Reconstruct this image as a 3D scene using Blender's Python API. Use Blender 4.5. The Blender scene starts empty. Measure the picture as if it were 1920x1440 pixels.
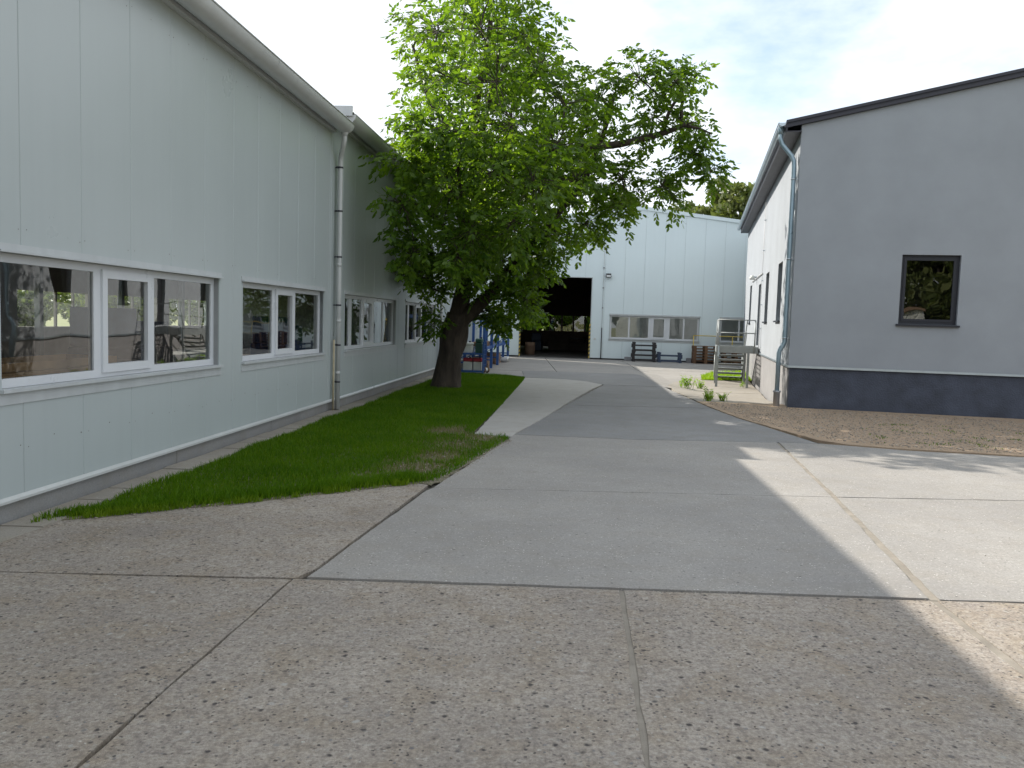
import bpy, bmesh, math, random
import numpy as np
from mathutils import Vector, Matrix, Euler, noise as mnoise

random.seed(7); np.random.seed(7)
R_ = math.radians
scene = bpy.context.scene
COL = scene.collection

# ------------------------------------------------------------------ camera
cam_d = bpy.data.cameras.new('camera'); cam = bpy.data.objects.new('camera', cam_d); COL.objects.link(cam)
cam_d.sensor_width = 36.0; cam_d.lens = 36.0 * 1550 / 1920
cam_d.clip_start = 0.05; cam_d.clip_end = 2000
cam.matrix_world = Matrix.Translation((0, 0, 1.8)) @ Matrix.Rotation(R_(90 - 4.35), 4, 'X') @ Matrix.Rotation(R_(1.75), 4, 'Z')
scene.camera = cam

# ------------------------------------------------------------------ sky
SUN_EL, SUN_AZ = R_(35.8), R_(-57.0)          # azimuth from +Y, clockwise positive
world = bpy.data.worlds.new('World'); scene.world = world; world.use_nodes = True
nt = world.node_tree; nt.nodes.clear()
N = nt.nodes.new
wo = N('ShaderNodeOutputWorld'); bg = N('ShaderNodeBackground'); sky = N('ShaderNodeTexSky')
sky.sky_type = 'NISHITA'; sky.sun_disc = False; sky.sun_elevation = SUN_EL; sky.sun_rotation = SUN_AZ
sky.air_density = 1.0; sky.dust_density = 0.3; sky.ozone_density = 1.0
tc = N('ShaderNodeTexCoord'); mp = N('ShaderNodeMapping'); mp.inputs['Scale'].default_value = (1, 1, 2.2)
mp.inputs['Location'].default_value = (6.6, 7.7, 0.0)
nz = N('ShaderNodeTexNoise'); nz.inputs['Scale'].default_value = 2.1; nz.inputs['Detail'].default_value = 7; nz.inputs['Roughness'].default_value = 0.56
rp = N('ShaderNodeValToRGB'); rp.color_ramp.elements[0].position = 0.34; rp.color_ramp.elements[1].position = 0.50; rp.color_ramp.elements[0].color = (0.16, 0.16, 0.16, 1)
mx = N('ShaderNodeMix'); mx.data_type = 'RGBA'
mx.inputs['B'].default_value = (5.3, 5.62, 6.0, 1)
nt.links.new(tc.outputs['Generated'], mp.inputs['Vector']); nt.links.new(mp.outputs[0], nz.inputs['Vector'])
nt.links.new(nz.outputs['Fac'], rp.inputs[0]); nt.links.new(rp.outputs[0], mx.inputs['Factor'])
nt.links.new(sky.outputs[0], mx.inputs['A']); nt.links.new(mx.outputs['Result'], bg.inputs['Color'])
bg.inputs['Strength'].default_value = 0.15
nt.links.new(bg.outputs[0], wo.inputs['Surface'])

# ------------------------------------------------------------------ sun
sd = bpy.data.lights.new('sun', 'SUN'); sd.energy = 5.0; sd.angle = R_(0.55); sd.color = (1.0, 0.94, 0.85)
sun = bpy.data.objects.new('sun', sd); COL.objects.link(sun)
sv = Vector((math.sin(SUN_AZ) * math.cos(SUN_EL), math.cos(SUN_AZ) * math.cos(SUN_EL), math.sin(SUN_EL)))
sun.rotation_mode = 'QUATERNION'; sun.rotation_quaternion = sv.to_track_quat('Z', 'Y'); sun.location = (-30, 20, 30)

vs = scene.view_settings
vs.view_transform = 'Standard'; vs.look = 'None'; vs.gamma = 1.0; vs.use_curve_mapping = False
vs.exposure = 0.58
scene.render.engine = 'CYCLES'
scene.cycles.max_bounces = 8; scene.cycles.transparent_max_bounces = 16
scene.cycles.diffuse_bounces = 4; scene.cycles.glossy_bounces = 4
scene.cycles.caustics_reflective = False; scene.cycles.caustics_refractive = False

# ------------------------------------------------------------------ helpers
def tag(o, label=None, cat=None, group=None, kind=None):
    if label: o['label'] = label
    if cat: o['category'] = cat
    if group: o['group'] = group
    if kind: o['kind'] = kind
    return o

def empty(name, loc=(0, 0, 0), rz=0.0):
    o = bpy.data.objects.new(name, None); COL.objects.link(o)
    o.location = loc; o.rotation_euler = (0, 0, rz); o.empty_display_size = 0.3
    return o

class MB:
    def __init__(s): s.v = []; s.f = []; s.m = []; s.mi = 0; s.sm = []; s.smooth = False
    def add(s, vs_, fs):
        b = len(s.v); s.v += [tuple(p) for p in vs_]
        for f in fs: s.f.append(tuple(b + i for i in f)); s.m.append(s.mi); s.sm.append(s.smooth)
        return s
    def box(s, x0, x1, y0, y1, z0, z1):
        return s.add([(x0,y0,z0),(x1,y0,z0),(x1,y1,z0),(x0,y1,z0),(x0,y0,z1),(x1,y0,z1),(x1,y1,z1),(x0,y1,z1)],
                     [(0,3,2,1),(4,5,6,7),(0,1,5,4),(1,2,6,5),(2,3,7,6),(3,0,4,7)])
    def cbox(s, x0, x1, y0, y1, z0, z1, c=0.006):
        # box with chamfered edges
        bm = bmesh.new(); bmesh.ops.create_cube(bm, size=1.0)
        for v in bm.verts:
            v.co = Vector(((x0+x1)/2 + v.co.x*(x1-x0), (y0+y1)/2 + v.co.y*(y1-y0), (z0+z1)/2 + v.co.z*(z1-z0)))
        bmesh.ops.bevel(bm, geom=bm.edges[:], offset=c, segments=1, affect='EDGES')
        bm.verts.index_update()
        s.add([tuple(v.co) for v in bm.verts], [tuple(v.index for v in f.verts) for f in bm.faces]); bm.free()
        return s
    def bar(s, a, b, w, h=None, up=(0, 0, 1)):
        h = h or w
        a = Vector(a); b = Vector(b); d = (b - a).normalized(); u = Vector(up)
        if abs(d.dot(u)) > 0.95: u = Vector((0, 1, 0))
        x = d.cross(u).normalized(); y = x.cross(d)
        P = []
        for p in (a, b):
            for sx, sy in ((-1,-1),(1,-1),(1,1),(-1,1)): P.append(p + x*(sx*w/2) + y*(sy*h/2))
        return s.add(P, [(0,1,2,3),(7,6,5,4),(0,4,5,1),(1,5,6,2),(2,6,7,3),(3,7,4,0)])
    def tube(s, pts, rad, n=8, caps=True, jit=0.0):
        pts = [Vector(p) for p in pts]
        if not hasattr(rad, '__len__'): rad = [rad]*len(pts)
        rings = []; prev = None
        for i, p in enumerate(pts):
            d = (pts[min(i+1, len(pts)-1)] - pts[max(i-1, 0)]).normalized()
            if prev is None:
                u = Vector((1,0,0)) if abs(d.x) < 0.8 else Vector((0,1,0))
            else: u = prev
            x = (u - d*u.dot(d)).normalized(); prev = x; y = d.cross(x)
            ring = []
            for k in range(n):
                a = 2*math.pi*k/n
                r = rad[i]
                if jit: r *= 1 + jit*mnoise.noise(Vector((math.cos(a)*1.7, math.sin(a)*1.7, p.z*1.6 + p.x)))
                ring.append(p + x*(math.cos(a)*r) + y*(math.sin(a)*r))
            rings.append(ring)
        V = [q for r in rings for q in r]; Fs = []
        for i in range(len(rings)-1):
            for k in range(n):
                k2 = (k+1) % n
                Fs.append((i*n+k, i*n+k2, (i+1)*n+k2, (i+1)*n+k))
        if caps: Fs.append(tuple(range(n-1, -1, -1))); Fs.append(tuple((len(rings)-1)*n+k for k in range(n)))
        sm = s.smooth; s.smooth = True; s.add(V, Fs); s.smooth = sm
        return s
    def mesh(s, name, mats):
        me = bpy.data.meshes.new(name); me.from_pydata(s.v, [], s.f)
        if not isinstance(mats, (list, tuple)): mats = [mats]
        for m in mats: me.materials.append(m)
        if len(mats) > 1: me.polygons.foreach_set('material_index', s.m)
        if any(s.sm): me.polygons.foreach_set('use_smooth', s.sm)
        me.update(); return me
    def build(s, name, mats, parent=None):
        o = bpy.data.objects.new(name, s.mesh(name, mats)); COL.objects.link(o)
        if parent is not None: o.parent = parent
        return o

def np_mesh(name, verts, tris_per, nverts_per, mat, parent=None, faces=None):
    """verts: (n*k,3) array, repeated faces pattern"""
    n = len(verts) // nverts_per
    pat = np.array(tris_per)
    F = (np.arange(n)[:, None, None] * nverts_per + pat[None]).reshape(-1, pat.shape[1])
    me = bpy.data.meshes.new(name)
    me.vertices.add(len(verts)); me.vertices.foreach_set('co', np.asarray(verts, np.float32).ravel())
    k = pat.shape[1]
    me.loops.add(len(F)*k); me.loops.foreach_set('vertex_index', F.astype(np.int32).ravel())
    me.polygons.add(len(F)); me.polygons.foreach_set('loop_start', np.arange(0, len(F)*k, k, dtype=np.int32))
    me.update(calc_edges=True); me.validate()
    me.materials.append(mat)
    o = bpy.data.objects.new(name, me); COL.objects.link(o)
    if parent is not None: o.parent = parent
    return o

# ------------------------------------------------------------------ materials
MATS = {}
def mat(name, col, rough=0.6, metal=0.0, spec=0.5, var=0.0, vscale=3.0, bump=0.0, bscale=40.0, col2=None, island=0.0, stretch=(1,1,1), streak=0.0):
    m = bpy.data.materials.new(name); m.use_nodes = True; MATS[name] = m
    t = m.node_tree; b = t.nodes['Principled BSDF']
    b.inputs['Base Color'].default_value = (*col, 1); b.inputs['Roughness'].default_value = rough
    b.inputs['Metallic'].default_value = metal; b.inputs['Specular IOR Level'].default_value = spec
    tcn = t.nodes.new('ShaderNodeTexCoord'); mpn = t.nodes.new('ShaderNodeMapping'); mpn.inputs['Scale'].default_value = stretch
    t.links.new(tcn.outputs['Object'], mpn.inputs['Vector'])
    cur = None
    if var or col2:
        n1 = t.nodes.new('ShaderNodeTexNoise'); n1.inputs['Scale'].default_value = vscale; n1.inputs['Detail'].default_value = 6; n1.inputs['Roughness'].default_value = 0.6
        t.links.new(mpn.outputs[0], n1.inputs['Vector'])
        r = t.nodes.new('ShaderNodeValToRGB')
        c2 = col2 or tuple(c*(1-var) for c in col)
        c1 = col if col2 else tuple(min(1, c*(1+var)) for c in col)
        r.color_ramp.elements[0].color = (*c2, 1); r.color_ramp.elements[1].color = (*c1, 1)
        r.color_ramp.elements[0].position = 0.3; r.color_ramp.elements[1].position = 0.7
        t.links.new(n1.outputs['Fac'], r.inputs[0]); cur = r.outputs[0]
        mr = t.nodes.new('ShaderNodeMapRange'); mr.inputs['To Min'].default_value = max(0, rough-0.08); mr.inputs['To Max'].default_value = min(1, rough+0.08)
        t.links.new(n1.outputs['Fac'], mr.inputs['Value']); t.links.new(mr.outputs[0], b.inputs['Roughness'])
    if streak:
        n3 = t.nodes.new('ShaderNodeTexNoise'); n3.inputs['Scale'].default_value = 1.0; n3.inputs['Detail'].default_value = 5
        mp3 = t.nodes.new('ShaderNodeMapping'); mp3.inputs['Scale'].default_value = (9, 9, 0.35)
        t.links.new(tcn.outputs['Object'], mp3.inputs['Vector']); t.links.new(mp3.outputs[0], n3.inputs['Vector'])
        mr3 = t.nodes.new('ShaderNodeMapRange'); mr3.inputs['From Min'].default_value = 0.35; mr3.inputs['From Max'].default_value = 0.7
        mr3.inputs['To Min'].default_value = 1.0; mr3.inputs['To Max'].default_value = 1 - streak
        t.links.new(n3.outputs['Fac'], mr3.inputs['Value'])
        mm = t.nodes.new('ShaderNodeMix'); mm.data_type = 'RGBA'; mm.blend_type = 'MULTIPLY'; mm.inputs['Factor'].default_value = 1
        if cur is None: mm.inputs['A'].default_value = (*col, 1)
        else: t.links.new(cur, mm.inputs['A'])
        t.links.new(mr3.outputs[0], mm.inputs['B']); cur = mm.outputs['Result']
    if island:
        g = t.nodes.new('ShaderNodeNewGeometry'); mr2 = t.nodes.new('ShaderNodeMapRange')
        mr2.inputs['To Min'].default_value = 1-island; mr2.inputs['To Max'].default_value = 1+island
        t.links.new(g.outputs['Random Per Island'], mr2.inputs['Value'])
        mm = t.nodes.new('ShaderNodeMix'); mm.data_type = 'RGBA'; mm.blend_type = 'MULTIPLY'; mm.inputs['Factor'].default_value = 1
        if cur is None: mm.inputs['A'].default_value = (*col, 1)
        else: t.links.new(cur, mm.inputs['A'])
        t.links.new(mr2.outputs[0], mm.inputs['B']); cur = mm.outputs['Result']
    if cur is not None: t.links.new(cur, b.inputs['Base Color'])
    if bump:
        n2 = t.nodes.new('ShaderNodeTexNoise'); n2.inputs['Scale'].default_value = bscale; n2.inputs['Detail'].default_value = 5
        t.links.new(mpn.outputs[0], n2.inputs['Vector'])
        bp = t.nodes.new('ShaderNodeBump'); bp.inputs['Strength'].default_value = bump; bp.inputs['Distance'].default_value = 0.02
        t.links.new(n2.outputs['Fac'], bp.inputs['Height']); t.links.new(bp.outputs[0], b.inputs['Normal'])
    return m

def glass_mat(name, tint=(0.86, 0.92, 0.9), ior=1.6):
    m = bpy.data.materials.new(name); m.use_nodes = True; t = m.node_tree; t.nodes.clear()
    o = t.nodes.new('ShaderNodeOutputMaterial'); tr = t.nodes.new('ShaderNodeBsdfTransparent'); gl = t.nodes.new('ShaderNodeBsdfGlossy')
    tr.inputs['Color'].default_value = (*tint, 1); gl.inputs['Roughness'].default_value = 0.0; gl.inputs['Color'].default_value = (1, 1, 1, 1)
    fr = t.nodes.new('ShaderNodeFresnel'); fr.inputs['IOR'].default_value = ior
    ma = t.nodes.new('ShaderNodeMath'); ma.operation = 'MULTIPLY_ADD'; ma.inputs[1].default_value = 1.5; ma.inputs[2].default_value = 0.03; ma.use_clamp = True
    mi = t.nodes.new('ShaderNodeMixShader')
    tcn = t.nodes.new('ShaderNodeTexCoord'); nn = t.nodes.new('ShaderNodeTexNoise'); nn.inputs['Scale'].default_value = 1.6; nn.inputs['Detail'].default_value = 1
    bp = t.nodes.new('ShaderNodeBump'); bp.inputs['Strength'].default_value = 0.06; bp.inputs['Distance'].default_value = 0.05
    t.links.new(tcn.outputs['Object'], nn.inputs['Vector']); t.links.new(nn.outputs['Fac'], bp.inputs['Height']); t.links.new(bp.outputs[0], gl.inputs['Normal'])
    t.links.new(fr.outputs[0], ma.inputs[0]); t.links.new(ma.outputs[0], mi.inputs[0])
    t.links.new(tr.outputs[0], mi.inputs[1]); t.links.new(gl.outputs[0], mi.inputs[2]); t.links.new(mi.outputs[0], o.inputs[0])
    return m

def leaf_mat(name, c_dark, c_light, trans, tfac=0.45, nscale=0.8, spec=0.4):
    m = bpy.data.materials.new(name); m.use_nodes = True; t = m.node_tree; t.nodes.clear()
    o = t.nodes.new('ShaderNodeOutputMaterial'); pr = t.nodes.new('ShaderNodeBsdfPrincipled'); tl = t.nodes.new('ShaderNodeBsdfTranslucent')
    pr.inputs['Roughness'].default_value = 0.42; pr.inputs['Specular IOR Level'].default_value = spec
    g = t.nodes.new('ShaderNodeNewGeometry'); r = t.nodes.new('ShaderNodeValToRGB')
    r.color_ramp.elements[0].color = (*c_dark, 1); r.color_ramp.elements[1].color = (*c_light, 1)
    tcn = t.nodes.new('ShaderNodeTexCoord'); nn = t.nodes.new('ShaderNodeTexNoise'); nn.inputs['Scale'].default_value = nscale; nn.inputs['Detail'].default_value = 2
    t.links.new(tcn.outputs['Object'], nn.inputs['Vector'])
    a = t.nodes.new('ShaderNodeMath'); a.operation = 'MULTIPLY_ADD'; a.inputs[1].default_value = 0.6
    t.links.new(g.outputs['Random Per Island'], a.inputs[0]); 
    a2 = t.nodes.new('ShaderNodeMath'); a2.operation = 'MULTIPLY_ADD'; a2.inputs[1].default_value = 0.9; a2.inputs[2].default_value = -0.25
    t.links.new(nn.outputs['Fac'], a2.inputs[0]); t.links.new(a2.outputs[0], a.inputs[2])
    t.links.new(a.outputs[0], r.inputs[0]); t.links.new(r.outputs[0], pr.inputs['Base Color'])
    mm = t.nodes.new('ShaderNodeMix'); mm.data_type = 'RGBA'; mm.blend_type = 'MULTIPLY'; mm.inputs['Factor'].default_value = 1
    mm.inputs['B'].default_value = (*trans, 1); t.links.new(r.outputs[0], mm.inputs['A']); t.links.new(mm.outputs['Result'], tl.inputs['Color'])
    mi = t.nodes.new('ShaderNodeMixShader'); mi.inputs[0].default_value = tfac
    t.links.new(pr.outputs[0], mi.inputs[1]); t.links.new(tl.outputs[0], mi.inputs[2]); t.links.new(mi.outputs[0], o.inputs[0])
    return m

def concrete_mat(name, base, dark, stone_scale, stone_amt, light=(0.55, 0.52, 0.47), bump=0.5, stain=0.25, fine=260, mottle=0.0, dk=0.3, blot=0.45):
    """cement paste with exposed aggregate"""
    m = bpy.data.materials.new(name); m.use_nodes = True; t = m.node_tree; b = t.nodes['Principled BSDF']
    L = t.links.new; Nn = t.nodes.new
    b.inputs['Roughness'].default_value = 0.85; b.inputs['Specular IOR Level'].default_value = 0.35
    tcn = Nn('ShaderNodeTexCoord'); co = tcn.outputs['Object']
    # warp
    nw = Nn('ShaderNodeTexNoise'); nw.inputs['Scale'].default_value = stone_scale*0.8; L(co, nw.inputs['Vector'])
    vm = Nn('ShaderNodeVectorMath'); vm.operation = 'MULTIPLY_ADD'; vm.inputs[1].default_value = (0.9/stone_scale,)*3; L(nw.outputs['Color'], vm.inputs[0]); L(co, vm.inputs[2])
    vo = Nn('ShaderNodeTexVoronoi'); vo.inputs['Scale'].default_value = stone_scale; L(vm.outputs[0], vo.inputs['Vector'])
    vo2 = Nn('ShaderNodeTexVoronoi'); vo2.inputs['Scale'].default_value = stone_scale*0.42; L(vm.outputs[0], vo2.inputs['Vector'])
    def big(scale, detail=4):
        n = Nn('ShaderNodeTexNoise'); n.inputs['Scale'].default_value = scale; n.inputs['Detail'].default_value = detail; n.inputs['Roughness'].default_value = 0.62; L(co, n.inputs['Vector']); return n.outputs['Fac']
    def rng(src, a, c, lo, hi):
        r = Nn('ShaderNodeMapRange'); r.inputs['From Min'].default_value = a; r.inputs['From Max'].default_value = c; r.inputs['To Min'].default_value = lo; r.inputs['To Max'].default_value = hi; L(src, r.inputs['Value']); return r.outputs[0]
    def mix(fac, A, B, mode='MIX'):
        x = Nn('ShaderNodeMix'); x.data_type = 'RGBA'; x.blend_type = mode
        if isinstance(fac, float): x.inputs['Factor'].default_value = fac
        else: L(fac, x.inputs['Factor'])
        for k, q in (('A', A), ('B', B)):
            if isinstance(q, tuple): x.inputs[k].default_value = (*q, 1)
            else: L(q, x.inputs[k])
        return x.outputs['Result']
    def mul(a, c):
        x = Nn('ShaderNodeMath'); x.operation = 'MULTIPLY'
        L(a, x.inputs[0])
        if isinstance(c, float): x.inputs[1].default_value = c
        else: L(c, x.inputs[1])
        return x.outputs[0]
    n_big = big(0.55, 6); n_mid = big(3.2, 5); n_fine = big(fine*0.25, 3); n_ultra = big(fine, 2)
    stain_c = tuple(c*0.72 for c in base)
    c = mix(rng(n_big, 0.35, 0.68, 0.0, 1.0), base, (base[0]*(1-stain), base[1]*(1-stain), base[2]*(1-stain*0.95)))
    c = mix(mul(rng(n_mid, 0.45, 0.66, 0.0, 1.0), blot), c, (base[0]*0.76, base[1]*0.70, base[2]*0.60))
    c = mix(mul(rng(big(1.3, 7), 0.56, 0.66, 0.0, 1.0), blot*0.7), c, (base[0]*0.62, base[1]*0.585, base[2]*0.53))
    c = mix(mul(rng(n_fine, 0.35, 0.7, 0.0, 1.0), 0.5), c, dark)
    if mottle:
        c = mix(mul(rng(big(stone_scale*0.75, 3), 0.47, 0.64, 0.0, 1.0), mottle), c, (dark[0]*1.5, dark[1]*1.45, dark[2]*1.35))
        c = mix(mul(rng(big(stone_scale*0.5+3.1, 3), 0.55, 0.7, 0.0, 1.0), mottle*0.7), c, light)
    # individual stones: colour from the cell, cover by distance and by chance
    sep = Nn('ShaderNodeSeparateColor'); L(vo.outputs['Color'], sep.inputs[0])
    rc = Nn('ShaderNodeValToRGB'); e = rc.color_ramp.elements
    e[0].position = 0.0; e[0].color = (*dark, 1); e[1].position = 1.0; e[1].color = (*light, 1)
    for pos, cc in ((dk, tuple(x*0.75 for x in dark)), (dk+0.12, (0.20, 0.17, 0.145)), (dk+0.26, (0.22, 0.225, 0.24)), (dk+0.4, (0.36, 0.33, 0.29))):
        k = e.new(pos); k.color = (*cc, 1)
    L(sep.outputs[0], rc.inputs[0])
    cover = rng(vo.outputs['Distance'], 0.20, 0.30, 1.0, 0.0)
    chance = rng(sep.outputs[1], 1-stone_amt-0.06, 1-stone_amt+0.06, 0.0, 1.0)
    wear = rng(n_mid, 0.3, 0.6, 0.45, 1.0)
    f = mul(mul(cover, chance), wear)
    c = mix(f, c, rc.outputs[0])
    sep2 = Nn('ShaderNodeSeparateColor'); L(vo2.outputs['Color'], sep2.inputs[0])
    f2 = mul(rng(vo2.outputs['Distance'], 0.12, 0.26, 1.0, 0.0), rng(sep2.outputs[1], 1-stone_amt*0.5, 1-stone_amt*0.5+0.04, 0.0, 1.0))
    rc2 = Nn('ShaderNodeValToRGB'); rc2.color_ramp.elements[0].color = (*tuple(x*0.8 for x in dark), 1); rc2.color_ramp.elements[1].color = (0.6, 0.57, 0.52, 1); rc2.color_ramp.elements[0].position = 0.55; rc2.color_ramp.elements[1].position = 1.0
    L(sep2.outputs[0], rc2.inputs[0]); c = mix(f2, c, rc2.outputs[0])
    c = mix(rng(n_ultra, 0.3, 0.7, 0.0, 0.35), c, dark)
    L(c, b.inputs['Base Color'])
    # relief
    ad = Nn('ShaderNodeMath'); ad.operation = 'MULTIPLY_ADD'; ad.inputs[1].default_value = 0.6; L(f, ad.inputs[0]); L(n_ultra, ad.inputs[2])
    ad2 = Nn('ShaderNodeMath'); ad2.operation = 'ADD'; L(ad.outputs[0], ad2.inputs[0]); L(n_fine, ad2.inputs[1])
    bp = Nn('ShaderNodeBump'); bp.inputs['Strength'].default_value = bump; bp.inputs['Distance'].default_value = 0.006
    L(ad2.outputs[0], bp.inputs['Height']); L(bp.outputs[0], b.inputs['Normal'])
    return m

M = {}
M['coarse'] = concrete_mat('exposed_aggregate', (0.66, 0.58, 0.485), (0.105, 0.092, 0.086), 34, 0.68, bump=1.2, light=(0.80, 0.76, 0.68), mottle=0.42, dk=0.5, stain=0.34, blot=0.7)
M['smooth'] = concrete_mat('yard_concrete', (0.395, 0.375, 0.345), (0.16, 0.152, 0.14), 50, 0.36, bump=0.45, stain=0.26, blot=0.28, light=(0.85, 0.82, 0.77), mottle=0.16, dk=0.16)
M['dark_conc'] = concrete_mat('worn_dark_concrete', (0.315, 0.31, 0.30), (0.14, 0.14, 0.14), 60, 0.3, bump=0.45, stain=0.28, mottle=0.2)
M['patch'] = concrete_mat('pale_cement_patch', (0.47, 0.45, 0.415), (0.28, 0.27, 0.255), 90, 0.1, bump=0.3, stain=0.12)
M['paving'] = concrete_mat('paving_stone', (0.40, 0.37, 0.32), (0.2, 0.18, 0.15), 60, 0.2, bump=0.4, stain=0.3)
M['plinth_conc'] = concrete_mat('plinth_concrete', (0.36, 0.355, 0.34), (0.2, 0.2, 0.2), 60, 0.08, bump=0.3, stain=0.3)
M['gravel'] = concrete_mat('brown_gravel', (0.55, 0.405, 0.275), (0.25, 0.185, 0.13), 55, 0.6, light=(0.56, 0.47, 0.36), bump=1.0, stain=0.25, mottle=0.3)
M['joint'] = mat('joint_sand', (0.10, 0.09, 0.072), 0.95, col2=(0.045, 0.04, 0.033), vscale=2.2, bump=0.5, bscale=120)
M['sand'] = mat('joint_sand_fill', (0.32, 0.285, 0.235), 0.95, col2=(0.19, 0.168, 0.137), vscale=5, bump=0.5, bscale=150)
M['soil'] = mat('soil', (0.21, 0.185, 0.125), 0.95, col2=(0.085, 0.082, 0.045), vscale=7, bump=0.8, bscale=60)
M['field'] = mat('field', (0.15, 0.19, 0.05), 0.95, col2=(0.26, 0.22, 0.09), vscale=0.15)
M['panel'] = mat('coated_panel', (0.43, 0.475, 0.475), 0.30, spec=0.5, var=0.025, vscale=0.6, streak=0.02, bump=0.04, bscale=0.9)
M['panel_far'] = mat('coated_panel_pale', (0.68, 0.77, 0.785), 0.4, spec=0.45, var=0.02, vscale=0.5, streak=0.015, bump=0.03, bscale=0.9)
M['core'] = mat('panel_core', (0.30, 0.31, 0.31), 0.8, var=0.1)
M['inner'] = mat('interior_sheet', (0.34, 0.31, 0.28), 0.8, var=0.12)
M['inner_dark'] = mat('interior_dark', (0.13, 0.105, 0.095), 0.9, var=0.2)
M['infloor'] = mat('interior_floor', (0.17, 0.165, 0.155), 0.5, var=0.15)
M['trim'] = mat('white_trim', (0.50, 0.525, 0.53), 0.35, var=0.05, vscale=2, streak=0.08)
M['upvc'] = mat('white_window_plastic', (0.62, 0.64, 0.66), 0.3, var=0.03)
M['gutter_w'] = mat('white_coated_gutter', (0.52, 0.53, 0.52), 0.3, var=0.05, vscale=1.2, streak=0.06)
M['roof'] = mat('fibre_roof', (0.30, 0.29, 0.28), 0.8, var=0.15)
M['glass'] = glass_mat('window_glass')
M['glass_dark'] = glass_mat('dark_window_glass', (0.30, 0.34, 0.33))
M['screw'] = mat('rusty_screw', (0.10, 0.075, 0.06), 0.7)
M['render'] = mat('grey_render', (0.31, 0.332, 0.357), 0.92, var=0.075, vscale=0.8, bump=0.35, bscale=120)
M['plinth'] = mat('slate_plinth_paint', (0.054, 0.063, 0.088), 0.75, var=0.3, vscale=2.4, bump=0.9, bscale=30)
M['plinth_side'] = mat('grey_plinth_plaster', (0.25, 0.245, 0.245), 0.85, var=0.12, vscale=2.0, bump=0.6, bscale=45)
M['anth'] = mat('anthracite_sheet', (0.028, 0.028, 0.040), 0.5, var=0.1)
M['frame_d'] = mat('anthracite_frame', (0.012, 0.014, 0.022), 0.5)
M['zinc'] = mat('galvanised', (0.47, 0.53, 0.57), 0.32, metal=0.75, var=0.12, vscale=3)
M['zinc_blue'] = mat('blue_grey_pipe', (0.30, 0.40, 0.46), 0.3, metal=0.35, var=0.1)
M['steel'] = mat('stair_steel', (0.27, 0.29, 0.29), 0.5, metal=0.3, var=0.12, vscale=4)
M['castpipe'] = mat('grey_pipe_boot', (0.33, 0.34, 0.36), 0.6, var=0.1)
M['bark'] = mat('bark', (0.075, 0.058, 0.043), 0.95, col2=(0.022, 0.017, 0.013), vscale=9, bump=1.0, bscale=16, stretch=(1, 1, 0.25))
M['leaf'] = leaf_mat('walnut_leaf', (0.025, 0.068, 0.007), (0.115, 0.19, 0.02), (2.6, 2.45, 0.9), 0.53)
M['leaf_far'] = leaf_mat('far_leaf', (0.05, 0.085, 0.02), (0.19, 0.21, 0.07), (1.4, 1.5, 0.8), 0.35, 0.5)
M['grass'] = leaf_mat('grass_blade', (0.032, 0.10, 0.003), (0.125, 0.225, 0.009), (1.5, 1.6, 0.6), 0.35, 0.9, 0.12)
M['grass_dry'] = leaf_mat('dry_grass_blade', (0.12, 0.12, 0.04), (0.28, 0.24, 0.11), (1.2, 1.1, 0.7), 0.3, 1.5)
M['weed'] = leaf_mat('weed_leaf', (0.17, 0.31, 0.015), (0.33, 0.47, 0.04), (1.6, 1.6, 0.7), 0.4, 3, 0.2)
M['weed_dull'] = leaf_mat('pale_grass_blade', (0.09, 0.17, 0.008), (0.19, 0.27, 0.02), (1.5, 1.6, 0.6), 0.35, 1.5, 0.12)
M['blue'] = mat('blue_paint', (0.035, 0.10, 0.30), 0.45, var=0.2, vscale=5)
M['dblue'] = mat('dark_blue_paint', (0.035, 0.055, 0.10), 0.5, var=0.25, vscale=6)
M['black'] = mat('black_paint', (0.022, 0.02, 0.022), 0.55, var=0.25, vscale=6)
M['yellow'] = mat('yellow_paint', (0.58, 0.43, 0.07), 0.45, var=0.1)
M['wood'] = mat('pallet_wood', (0.21, 0.115, 0.06), 0.85, col2=(0.10, 0.058, 0.035), vscale=5, stretch=(1, 6, 6), island=0.3)
M['wood_pale'] = mat('pale_timber', (0.44, 0.38, 0.26), 0.85, var=0.2, vscale=6)
M['wood_or'] = mat('orange_timber', (0.36, 0.19, 0.07), 0.7, var=0.25, vscale=4, stretch=(6, 1, 1))
M['red'] = mat('red_plastic', (0.36, 0.03, 0.045), 0.45, var=0.1)
M['whitep'] = mat('white_plastic', (0.60, 0.61, 0.58), 0.5, var=0.12)
M['green'] = mat('dark_green_plastic', (0.02, 0.08, 0.06), 0.4, var=0.1)
M['brown'] = mat('brown_cardboard', (0.23, 0.15, 0.10), 0.85, var=0.15)
M['grey_m'] = mat('machine_grey', (0.16, 0.19, 0.18), 0.5, var=0.15)
M['block'] = mat('concrete_block', (0.22, 0.22, 0.23), 0.9, var=0.15, vscale=8, bump=0.4)
M['lens'] = mat('lamp_lens', (0.6, 0.62, 0.62), 0.2)
M['copper'] = mat('conductor_wire', (0.42, 0.42, 0.41), 0.5, metal=0.4)
M['office'] = mat('office_wall', (0.42, 0.46, 0.48), 0.7, var=0.1)
M['pebble'] = mat('pebble', (0.30, 0.255, 0.205), 0.9, island=0.5)

# ------------------------------------------------------------------ terrain
def sst(a): a = max(0.0, min(1.0, a)); return a*a*(3-2*a)
def gz(x, y): return -0.24 * sst((x-4.3)/1.8) * sst((y-19.0)/5.0) * (1 - sst((y-34)/5))

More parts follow.
